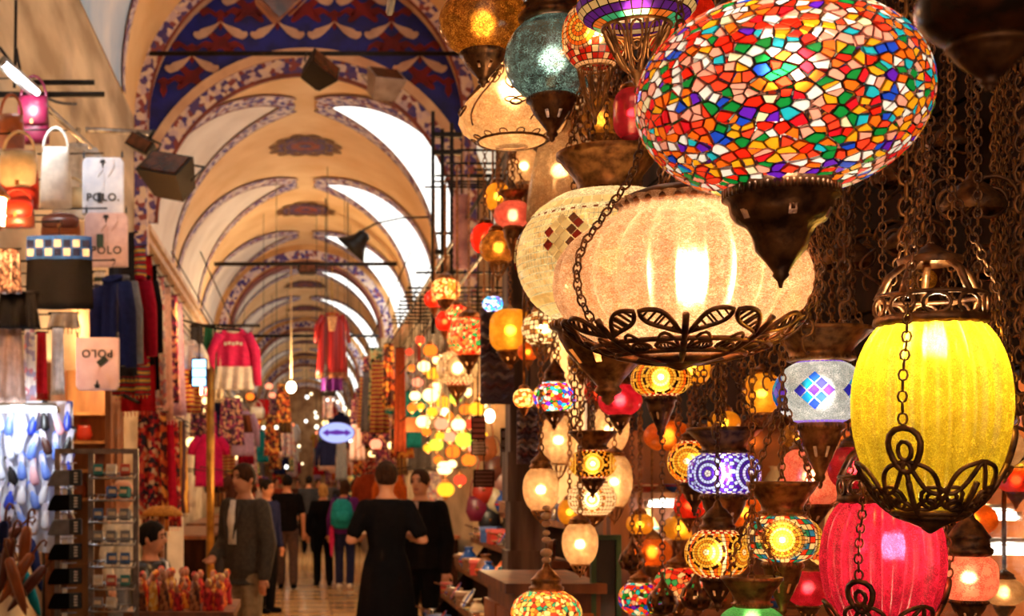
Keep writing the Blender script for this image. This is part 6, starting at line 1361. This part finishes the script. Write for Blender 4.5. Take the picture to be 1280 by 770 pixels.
def person(label, px, Y, H=1.75, rz=0, top='black', topm=None, legm=None, hair='black', hairlen=.0, stride=.0, la=None, ra=None, sleeve='short', dress=None, jacket=None, seat=None, skin=None, vox=.012, female=False, bun=False, bald=False, lean=0, hem=.88, group=None, shoe=None, headturn=0):
    sc = H/1.75; skin = skin or SKIN
    z0 = 0 if seat is None else seat-.92
    root = thing('person', label, 'person', (S(px-VX, Y), Y*KY, 0), rz, group); root.scale = (sc,)*3
    sw = .9 if female else 1.0; hp = 1.04 if female else 1.0; zs = z0
    def L(y, z): return (0, y-lean*max(0, z-.95), z+zs)
    tor = [(L(0, .84), .12*hp, .09), (L(0, .92), .165*hp, .115), (L(0, 1.0), .15*hp, .11), (L(0, 1.1), .135*sw, .098), (L(0, 1.25), .16*sw, .112), (L(0, 1.36), .175*sw, .105), (L(0, 1.43), .15*sw, .085), (L(.0, 1.47), .085, .065), (L(0, 1.5), .058, .056)]
    hz = 1.63; hc = Vector(L(-.015, hz))
    body = MB(); body.loft(tor, 18); body.tube([L(.005, 1.46), L(-.005, 1.58)], [.056, .052], 12)
    body.loft([(hc+Vector((0, -.03, -.115)), .03, .03), (hc+Vector((0, -.022, -.1)), .05, .06), (hc+Vector((0, -.008, -.05)), .066, .085), (hc+Vector((0, .003, .0)), .074, .096), (hc+Vector((0, .006, .05)), .075, .098), (hc+Vector((0, .006, .09)), .06, .08), (hc+Vector((0, .006, .115)), .03, .045)], 16)
    body.ball(hc+Vector((0, -.102, -.018)), .013, .018, .024, 8, 6)                  # nose
    for s in (-1, 1): body.ball(hc+Vector((s*.078, .008, -.01)), .01, .02, .032, 8, 6)     # ears
    arms = {}
    for s, a in ((-1, la), (1, ra)):
        sh = Vector(L(0, 1.405))+Vector((s*.175*sw, 0, 0)); el, wr = a if a else ((s*.24, .02, 1.12), (s*.25, -.04, .87))
        el = Vector(el)+Vector((0, 0, zs)); wr = Vector(wr)+Vector((0, 0, zs)); arms[s] = (sh, el, wr)
        limb(body, [sh, el, wr], [.052, .041, .028]); hand(body, wr, (wr-el), s)
    legs = {}
    for s in (-1, 1):
        if seat is None:
            f = s*stride; hip = Vector((s*.088, 0, .9)); kn = Vector((s*.095, -f*.45-.015-abs(f)*.12, .50)); an = Vector((s*.095, -f+.02, .085+max(0, -f)*.12))
            toe = an+Vector((s*.02, -.15, -.055))
        else:
            hip = Vector((s*.09, 0, .9+zs)); kn = Vector((s*.13, -.42, .9+zs-.02)); an = Vector((s*.13, -.38, .085)); toe = an+Vector((s*.02, -.15, -.055))
        legs[s] = (hip, kn, an, toe); limb(body, [hip, kn, an], [.088, .056, .038]); limb(body, [an+Vector((0, .03, -.045)), toe], [.036, .028])
    bo = remesh(body, 'body', skin, root, vox, 3)
    # face
    for s in (-1, 1):
        b = MB(); b.ball(hc+Vector((s*.03, -.088, .005)), .0115, .008, .007, 8, 6); b.obj('eye', EYEM, bo)
        b = MB(); b.tube([hc+Vector((s*.014, -.094, .024)), hc+Vector((s*.03, -.094, .03)), hc+Vector((s*.048, -.084, .024))], .0045, 5); b.obj('eyebrow', HAIRS[hair], bo)
    b = MB(); b.ball(hc+Vector((0, -.084, -.062)), .024, .01, .007, 10, 6); b.obj('mouth', LIP, bo)
    # hair
    b = MB()
    if not bald:
        n, kk = 22, 12; vs, fs = [], []
        for j in range(kk+1):
            for i in range(n):
                a = 2*PI*i/n; back = (1+math.sin(a))/2; low = .10 + (.62+hairlen*.0)*back**.8
                th = (PI/2)*(1-j/kk)-low*(j/kk)*1.3; rad = 1.0
                vs.append(hc+Vector((.086*math.cos(th)*math.cos(a), .006+.108*math.cos(th)*math.sin(a), .02+.108*math.sin(th)-(.0))))
        fs = [(j*n+i, (j+1)*n+i, (j+1)*n+(i+1) % n, j*n+(i+1) % n) for j in range(kk) for i in range(n)]; b.add(vs, fs); b.ball(hc+Vector((0, .02, .02)), .082, .098, .1, 14, 10)
        if hairlen:
            b.loft([(hc+Vector((0, .03, .06)), .08, .075), (hc+Vector((0, .045, -.04)), .085, .06), (hc+Vector((0, .06, -.04-hairlen*.5)), .085, .04), (hc+Vector((0, .065, -.06-hairlen)), .06, .025)], 14)
        if bun: b.ball(hc+Vector((0, .09, .06)), .05, .05, .045)
        remesh(b, 'hair', HAIRS[hair], root, .01, 2)
    else:
        for s in (-1, 1): b.ball(hc+Vector((s*.062, .03, .015)), .02, .06, .045)
        b.ball(hc+Vector((0, .085, .0)), .055, .022, .05); remesh(b, 'hair', HAIRS[hair], root, .01, 2)
    # clothes
    e = .014; topm = topm or CL['black']; legm = legm or CL['black']
    if not dress:
        b = MB()
        for s in (-1, 1):
            hip, kn, an, toe = legs[s]; limb(b, [hip, kn, an+Vector((0, 0, .02))], [.098, .074, .068])
        b.loft([(tor[0][0], .13*hp, .1), (tor[1][0], .177*hp, .127), (tor[2][0], .165*hp, .122)], 18); remesh(b, 'trousers', legm, root, .014)
    b = MB(); j = .03 if jacket else e
    rings = [(L(0, hem), (.172 if not jacket else .2)*hp, .13+(.03 if jacket else 0))]+[(c, ra_+j, rb_+j) for c, ra_, rb_ in tor if c[2]-zs > hem+.03][:-1]
    b.loft(rings, 18)
    for s in (-1, 1):
        sh, el, wr = arms[s]
        if sleeve == 'long': limb(b, [sh, el, wr], [.058+j*.7, .046+j*.7, .036+j*.5])
        else: limb(b, [sh, sh.lerp(el, .75)], [.058+j*.6, .056+j*.4])
    remesh(b, 'jacket' if jacket else ('bodice' if dress else 'shirt'), topm, root, .014)
    if jacket:
        b = MB(); b.loft([((0, -.137, 1.12+zs), .045, .012), ((0, -.145, 1.3+zs), .05, .012), ((0, -.11, 1.46+zs), .055, .02)], 10); b.obj('shirt_front', jacket, root)
        b = MB()
        for s in (-1, 1): b.prism([(s*.03, -.165, 1.16+zs), (s*.08, -.155, 1.33+zs), (s*.06, -.115, 1.47+zs), (s*.035, -.13, 1.46+zs)][::s], (0, .012, 0))
        b.obj('lapel', topm, root, smooth=False)
    if dress:
        b = MB(); b.loft([(L(0, 1.02), .155, .118)]+[(L(.0+.02*v, 1.0-.95*v), .168+.115*v**.8, .125+.13*v**.8) for v in [i/10 for i in range(11)]], 32)
        vs = []
        for p in b.v:
            p = Vector(p); a = math.atan2(p.y, p.x); k = max(0, (1.0-p.z))*.055; p.x *= 1+k*math.sin(9*a); p.y *= 1+k*math.sin(9*a+1); vs.append(tuple(p))
        b.v = vs; b.obj('skirt', topm, root)
    for s in (-1, 1):
        b = MB(); hip, kn, an, toe = legs[s]; limb(b, [an+Vector((0, .035, -.045)), an+Vector((0, -.06, -.05)), toe], [.043, .044, .036])
        b.v = [(p[0], p[1], max(p[2], 0.0)) for p in b.v]; b.obj('shoe', shoe or CL['black'], root)
    return root
JK = mat('brown grey tweed', C('#3e342c'), C('#2a231e'), 40, .9); KH = mat('khaki cotton', C('#9a8468'), C('#7c684e'), 20, .85); BRN = mat('brown corduroy', C('#4e342c'), C('#38241e'), 30, .9)
LEA = mat('black leather', C('#1c1a1c'), C('#0e0d0e'), 20, .35, 0, .2)
person('man in dark brown jacket and khaki trousers, hand at his waist', 306, 6.9, 1.75, -.75, topm=JK, legm=KH, hair='brown', sleeve='long', jacket=CL['white'], la=((-.25, .03, 1.13), (-.14, -.20, 1.02)), hem=.80)
person('man in black short sleeved shirt and brown trousers walking away', 359, 13.2, 1.72, PI, topm=CL['black'], legm=BRN, hair='black', stride=.13, vox=.014)
person('blond woman in black top and black trousers walking away', 404, 13.6, 1.58, PI+.1, topm=CL['black'], legm=CL['black'], hair='blond', hairlen=.05, stride=.1, female=True, sleeve='long', vox=.014)
w2 = person('woman in purple top with teal backpack walking away', 431, 13.3, 1.64, PI-.1, topm=CL['purple'], legm=CL['navy'], hair='brown', hairlen=.06, stride=.1, female=True, sleeve='long', vox=.014, shoe=CL['white'])
root = thing('backpack', 'teal backpack worn over the purple top', 'backpack', Vector(w2.location)+Vector((-.05, -.27, 1.15)))
b = MB(); b.loft([((0, 0, -.22), .12, .06), ((0, -.02, -.18), .17, .09), ((0, -.03, 0), .17, .1), ((0, -.01, .14), .14, .08), ((0, 0, .2), .07, .04)], 18); b.obj('body', CL['teal'], root)
b = MB(); b.loft([((0, -.1, -.16), .09, .03), ((0, -.12, -.08), .11, .04), ((0, -.11, .02), .09, .03)], 14); b.obj('pocket', CL['teal'], root)
for s in (-1, 1): MB().tube([(s*.09, .0, .16), (s*.1, .05, .24), (s*.1, .15, .26)], .016, 6).obj('strap', CL['navy'], root)
root = thing('pink_umbrella', 'folded hot pink umbrella carried beside the teal backpack', 'umbrella', Vector(w2.location)+Vector((-.2, -.12, .72))); b = MB(); b.lathe([(.001, -.25), (.02, -.2), (.045, 0), (.035, .2), (.01, .24)], 12, 6, .2); b.obj('canopy', CL['pink'], root); b = MB(); b.tube([(0, 0, .22), (0, 0, .36)], .012, 6); b.obj('handle', CL['black'], root)
person('woman with pinned dark hair in long black dress walking away', 483, 6.6, 1.76, PI, topm=CL['black'], dress=True, hair='brown', female=True, la=((-.27, .07, 1.16), (-.16, -.2, 1.2)), ra=((.27, .07, 1.16), (.16, -.2, 1.2)), bun=True)
person('person in dark jacket facing the long black dress', 526, 7.5, 1.72, -.5, topm=CL['black'], legm=CL['black'], hair='brown', sleeve='long', jacket=CL['taupe'], la=((-.26, -.03, 1.14), (-.1, -.26, 1.12)))
person('dark haired person in navy passing behind the brown jacket', 333, 10.8, 1.64, .9, topm=CL['navy'], legm=CL['black'], hair='black', sleeve='long', vox=.014)
person('seated man with black hair in black leather jacket', 188, 6.2, 1.72, 1.3, topm=LEA, legm=CL['navy'], hair='black', sleeve='long', seat=.52, jacket=CL['white'], la=((-.25, -.05, 1.15), (-.12, -.3, 1.05)))
person('balding grey haired man in pale shirt behind the sock rack', 152, 6.9, 1.62, 1.2, topm=CL['cream'], legm=CL['grey'], hair='grey', bald=True, sleeve='long', skin=SKIN2)
for i, (px, Y, H, rz, tm, lab, hr) in enumerate(((386, 20, 1.75, PI, 'charcoal', 'distant walker in charcoal coat beyond the black shirt', 'black'), (372, 26, 1.7, 0, 'brown', 'distant walker in brown coming up the aisle', 'brown'), (398, 24, 1.7, .3, 'white', 'distant walker in white shirt deep in the aisle', 'black'), (428, 22, 1.7, PI, 'charcoal', 'distant walker in charcoal near the right hand stalls', 'brown'), (345, 24, 1.72, .5, 'rust', 'distant walker in rust red near the left stalls', 'brown'), (414, 30, 1.7, .2, 'grey', 'farthest walker in grey under the oval sign', 'black'), (328, 20, 1.7, 1, 'taupe', 'distant walker in taupe beside the left stalls', 'brown'))):
    person(lab, px, Y, H, rz, topm=CL[tm], legm=CL['black'], hair=hr, sleeve='long', vox=.02, stride=.1)
b = MB(); b.box((0, 0, .44), (.4, .4, .04)); st = b.obj('stool', WOOD, None, (S(188-VX, 6.2), 6.2*KY, -.02), smooth=False)
for sx in (-1, 1):
    for sy in (-1, 1): b = MB(); b.tube([(sx*.15, sy*.15, .43), (sx*.18, sy*.18, .02)], .02, 6); b.obj('leg', WOOD, st)
tag(st, 'low wooden stool under the seated man', 'stool')
# table of bright wares before the seated man
root = thing('wares_table', 'low table spread with orange and red wares before the seated man', 'table', (-.76, 5.55*KY, 0))
b = MB(); b.box((0, 0, .8), (.66, .9, .05)); b.obj('top', WOOD, root, smooth=False)
for sx in (-1, 1):
    for sy in (-1, 1): b = MB(); b.box((sx*.28, sy*.4, .39), (.05, .05, .78)); b.obj('leg', WOOD, root, smooth=False)
r8 = random.Random(9)
DC = {k: cloth_pattern('doll cloth '+k, v, 34) for k, v in {'orange': [C('#e86a1c'), C('#ffb03a'), C('#c83a18')], 'red': [C('#c8202a'), C('#e85a3a'), C('#8a1018')], 'gold': [C('#e8a83a'), C('#c87a1c'), C('#f0d080')], 'brown': [C('#7a4424'), C('#b87a4a'), C('#4a2414')]}.items()}
for i in range(34):
    k = r8.choice(list(DC)); x = -1.0+.08*(i % 7)+r8.uniform(-.02, .02); y = 5.55*KY-.36+.15*(i//7); h = r8.uniform(.17, .3)
    root = thing('cloth_doll', 'small %s cloth doll on the low wares table' % k, 'doll', (x, y, .825), r8.uniform(-1, 1), '%s cloth dolls on the table' % k)
    b = MB(); b.lathe([(.001, 0), (.045, 0), (.048, .01), (.035, h*.45), (.02, h*.62), (.001, h*.64)], 12, 6, .15); b.obj('dress', DC[k], root)
    b = MB(); b.ball((0, 0, h*.72), .026, None, .03); hd = b.obj('head', SKIN, root); b = MB(); b.ball((0, .006, h*.745), .029, .027, .026); b.obj('hat', DC[r8.choice(list(DC))], hd)
    b = MB(); b.tube([(-.045, -.01, h*.42), (0, -.012, h*.56), (.045, -.01, h*.42)], .01, 6); b.obj('arms', DC[k], root); root.scale = (.74, .74, 1)
b = MB(); b.loft([((0, 0, 0), .17, .1), ((0, 0, .04), .15, .09), ((0, 0, .08), .08, .05)], 18); o = b.obj('straw_hat', mat('golden straw', C('#d8963a'), C('#a8661c'), 50, .8, 0, .3), None, P(203, 645, 7.0)); tag(o, 'golden straw hat on a stand behind the seated man', 'hat')
b = MB(); b.tube([(0, 0, 0), (0, 0, -1.25)], .02, 6); b.obj('stand', WOOD, o)
# ------------------------------------------------------------------ stalls further down both sides
r9 = random.Random(33); cols = list(CL)
FAR = [(1 if a > VX else -1, 1.1*F/abs(a-VX), P(0, c, 1.1*F/KY/abs(a-VX)).z, 1.1) for a, c in ((332, 499), (300, 519), (340, 529), (470, 435), (486, 430), (500, 435), (460, 445))]
def far_item(side, y, z, x):
    for q in range(14):
        if all(s_ != side or abs(y-y_) > .36 or abs(x-x_) > .45 or abs(z-z_) > .9 for s_, y_, z_, x_ in FAR): break
        y += .37
    if q == 13 or y > 43.5*KY: return
    if x == 1.7 and z == 4.0: z = 3.4
    FAR.append((side, y, z, x))
    k = r9.random(); m = r9.choice(cols); X = side*x
    if k < .45:
        pt = r9.choice([None, None]+list(PT)); mm = PT[pt] if pt else CL[m]; nm = {'floral': 'red floral', 'stripe': 'dark striped', 'hstripe': 'bright striped', 'pale': 'pale floral', 'paisley': 'paisley', 'green': 'green leaf', 'kilim': 'kilim'}.get(pt, m)
        sd = 'left' if side < 0 else 'right'
        scarf('%s cloth hanging at a distant stall' % nm, Vector((X, y, z)), r9.uniform(.5, 1.1), r9.uniform(.12, .22), mm, side*r9.uniform(-.5, .2), '%s cloths at distant stalls' % nm, r9.randrange(99), 'hanging_cloth', 'cloth', False)
    elif k < .62: shirt('%s garment hanging at a distant stall' % m, Vector((X, y, z)), r9.uniform(.55, .8), .2, CL[m], r9.choice(('short', 'long')), side*-.4, 'garment', '%s garments at distant stalls' % m, None, 'garment', r9.randrange(99))
    elif k < .78:
        kk = r9.choice(list(LE)); root = thing('handbag', '%s leather bag hanging at a distant stall' % kk, 'bag', (X, y, z-.2), 0, '%s bags at distant stalls' % kk); b = MB(); b.loft([((0, 0, -.14), .15, .05), ((0, 0, 0), .17, .06), ((0, 0, .12), .14, .03)], 12); b.obj('body', LE[kk], root); b = MB(); b.tube([(.1*math.cos(PI*i/8), 0, .1+.16*math.sin(PI*i/8)) for i in range(9)], .01, 5); b.obj('strap', LE[kk], root)
    else:
        kk = r9.choice(('cream', 'cream', 'gold', 'orange', 'blush')); loc = Vector((X, y, z-.1)); root = thing('small_lamp', 'small %s lamp glowing at a distant stall' % cl_cols[kk][0], 'lamp', loc, 0, 'small %s lamps at distant stalls' % cl_cols[kk][0]); a = link('globe', small[kk], root); s = r9.uniform(.06, .1); a.scale = (s,)*3; c = link('cap', cme, root); c.scale = (s,)*3; c = link('finial', fme, root); c.scale = (s,)*3
for i in range(210):
    side = -1 if i % 2 else 1; y = (11.8+30*(i/210)**1.35+r9.uniform(-.4, .4))*KY; x = r9.choice((1.1, 1.4, 1.7)) if i > 20 else r9.choice((1.4, 1.7))
    far_item(side, y, r9.choice((1.75, 2.3, 2.85, 3.4)) if y < 22*KY else r9.choice((2.3, 2.85, 3.4, 4.0)), x)
for side in (-1, 1):
    for x in (1.1, 1.4, 1.7):
        for z in (1.75, 2.3, 2.85, 3.4, 4.0): tag(MB().tube([(side*x, 9.2*KY, z+.012), (side*x, 44*KY, z+.012)], .008, 5).obj('stall_rail', IRON), 'thin iron rail running along the distant stalls', 'rail', 'rails along the distant stalls')
for i in range(110):
    side = -1 if i % 2 else 1; y = (19+24*(i/110))*KY; x = r9.choice((.5, .8)); far_item(side, y, r9.choice((2.6, 3.2, 3.8)), x)
for side in (-1, 1):
    for x in (.5, .8):
        for z in (2.6, 3.2, 3.8): tag(MB().tube([(side*x, 18.8*KY, z+.012), (side*x, 44*KY, z+.012)], .008, 5).obj('stall_rail', IRON), 'thin iron rail running along the distant stalls', 'rail', 'rails along the distant stalls')
# stalls: counters with awning boards along both sides
for side in (-1, 1):
    for j, y in enumerate((11.6, 15.0, 18.4, 21.8, 25.2, 28.6, 32, 36)):
        sd = 'left' if side < 0 else 'right'
        root = thing('stall_counter', 'dark stall counter along the %s wall of the aisle' % ('floodlit' if side < 0 else 'lamp side'), 'counter', (side*1.68, (y+1.4)*KY, 0), 0, 'counters along the %s wall' % ('floodlit' if side < 0 else 'lamp side'))
        b = MB(); b.box((0, 0, .42), (.7, 2.6*KY, .84)); b.obj('body', [DWOOD, WOOD, RS][j % 3], root, smooth=False); b = MB(); b.box((-side*.02, 0, .87), (.78, 2.7*KY, .05)); b.obj('top', WOOD, root, smooth=False)
        root = thing('stall_fascia', 'plain signboard fascia over a distant stall on the %s wall' % ('floodlit' if side < 0 else 'lamp side'), 'signboard', (side*2.04, (y+1.4)*KY, 3.75), 0, 'fascias over the %s stalls' % ('floodlit' if side < 0 else 'lamp side'))
        b = MB(); b.box((0, 0, 0), (.28, 2.8*KY, .5)); b.obj('board', mat('fascia %d' % (j % 4), [C('#8a5a34'), C('#a8321f'), C('#e0c8a0'), C('#3a4a6a')][j % 4], None, 3, .5), root, smooth=False); b = MB(); b.box((-side*.15, 0, 0), (.03, 2.5*KY, .3)); b.obj('sign_panel', mat('fascia face %d' % (j % 3), [C('#e8d8b8'), C('#c89a5a'), C('#d8d0c8')][j % 3], None, 3, .5), root, smooth=False)
# far bulbs strung over the aisle
for i in range(46):
    Y = r9.uniform(15, 44); px = r9.gauss(395, 55); py = r9.uniform(486, 585) if i % 3 else r9.uniform(500, 545)
    p = P(px, py, Y)
    if abs(p.x) > 1.9: continue
    root = thing('strung_bulb', 'small bright bulb strung over the distant aisle', 'lamp', p, 0, 'bulbs strung over the distant aisle'); s = S(r9.uniform(1.2, 2.6), Y)
    b = MB(); b.ball((0, 0, 0), s, None, s*1.1, 10, 8); b.obj('bulb', emit('far bulb %d' % (i % 3), [(1, .85, .6), (1, .72, .4), (1, .95, .85)][i % 3], 2.0, False), root); b = MB(); b.tube([(0, 0, s), (0, 0, SP2+math.sqrt(W*W-p.x*p.x)+.02-p.z)], .005, 4); b.lathe([(s*.4, s*.8), (s*.45, s*1.4), (.01, s*1.5)], 8); b.obj('cord', IRON, root)
for y in (5.0, 8.6, 11.2, 14.5, 18, 23, 28, 34, 41):  # lanterns added among the goods to light vault and aisle
    for s in (-1, 1):
        root = thing('added_lantern', 'added brass lantern lighting the aisle', 'lamp', (s*1.8, y*KY, 3.15), 0, 'added brass lanterns along the aisle')
        b = MB(); b.lathe([(.05, -.12), (.09, -.1), (.1, .06), (.12, .07), (.05, .14), (.01, .18)], 12, 6, .1); b.obj('frame', G['cream'], root); b = MB(); b.lathe([(.101, .06), (.125, .07), (.06, .15), (.01, .2)], 12); b.lathe([(.001, -.16), (.06, -.12), (.1, -.1)], 12); b.tube([(0, 0, .19), (0, 0, .7)], .012, 6); b.obj('cap', BRONZE, root)
        light('bulb', (0, 0, 0), AISLE_W, (1,.79,.53), .05, root)
# flag, hanging sign boards
for (px, py, Y, wp, hp, lab, m) in ((332, 510, 16, 26, 22, 'red flag hanging among distant stalls', CL['red']), (300, 530, 12, 34, 22, 'small beige bag display over the left stall', CL['brown']), (340, 543, 15, 14, 28, 'black banner hanging over the aisle', CL['black']), (512, 531, 10.5, 34, 18, 'orange wooden sign plank above the dark jacket', WOOD), (470, 480, 11, 20, 90, 'green leaf print shawl hung high on the lamp side', PT['green']), (486, 470, 10.5, 16, 80, 'dark kilim runner hung beside the green shawl', PT['kilim']), (500, 500, 10, 16, 130, 'rust orange runner hung by the far lamp cluster', CL['rust']), (460, 500, 12, 16, 110, 'dark paisley shawl behind the green shawl', PT['paisley'])):
    Y = 1.1*F/KY/abs(px-VX) if 'plank' not in lab else 10.4; zc = 4.012-P(px, py-hp/2, Y).z
    if 'plank' in lab:
        root = thing('sign_plank', lab, 'sign', P(px, py, Y)); b = MB(); b.box((0, 0, 0), (S(wp, Y), .04, S(hp, Y))); b.obj('plank', mat('orange plank', C('#d8842c'), C('#a85a18'), 5, .5), root, smooth=False); b = MB(); b.tube([(0, 0, S(hp, Y)/2), (0, 0, zc+S(hp, Y)/2)], .006, 4); b.obj('wire', IRON, root)
    else: so = scarf(lab, P(px, py-hp/2, Y), S(hp, Y), S(wp/2, Y), m, seed=px, name='flag' if 'flag' in lab else 'banner' if 'banner' in lab else 'shawl', cat='flag' if 'flag' in lab else 'banner' if 'banner' in lab else 'cloth', fringe='shawl' in lab); MB().tube([(0, 0, 0), (0, 0, zc)], .006, 4).obj('cord', IRON, so)
# cables along the stone wall
for i, (a, c) in enumerate((((20, 0, 6.3), (18, 110, 6.35)), ((0, 60, 6.0), (95, 130, 7.0)), ((40, 110, 6.2), (20, 60, 6.0)))):
    A, B_ = P(*a), P(*c); b = MB(); b.tube([A.lerp(B_, t/10)+Vector((0, 0, -.12*math.sin(PI*t/10))) for t in range(11)], .012, 6); o = b.obj('cable', IRON); tag(o, 'slack black cable against the stone wall', 'cable', 'slack cables on the stone wall')

# wall hooks that carry the goods hung off the stone wall, and cross bars over the hanging lamps and panels
bpy.context.view_layer.update()
def topz(o): return max([c.location.z+max(q[2] for q in c.bound_box) for c in o.children if c.type == 'MESH'] or [0])
tops = [o for o in list(COL.objects) if o.parent is None and 'label' in o]
for o in tops:
    base = o.name.split('.')[0]
    if base in ('handbag', 'scarf', 'packed_shirt', 'coat', 'folded_cloth', 'towel', 'skirt', 'trousers', 'lace_runner', 'sequin_top', 'blouse') and o.location.y < 6.7*KY and -2.15 < o.location.x < -1.0:
        t = topz(o)-.012; k = Matrix.Rotation(-o.rotation_euler.z, 3, 'Z'); e = k @ Vector((-2.21-o.location.x, .03, 0))
        MB().tube([(0, .03, t), (e.x, e.y+.03, t)], .006, 5).obj('wall_hook', IRON, o)
    if base in ('mosaic_lamp', 'trumpet_lamp', 'pendant_bulb') and 2.6*KY <= o.location.y < 8*KY and o.location.x > .5 and 'inside the shop' not in o['label']:
        MB().tube([(o.location.x-.06, o.location.y, .012), (2.2, o.location.y, .012)], .007, 5).obj('bar', IRON, grid2)
    if base in ('picture_panel', 'bracelet_board'):
        MB().tube([(0, .012, topz(o)-.01), (0, .012, 3.412-o.location.z)], .004, 4).obj('cord', IRON, o)
        MB().tube([(o.location.x-.06, o.location.y+.012, .012), (2.2, o.location.y+.012, .012)], .007, 5).obj('bar', IRON, grid2)
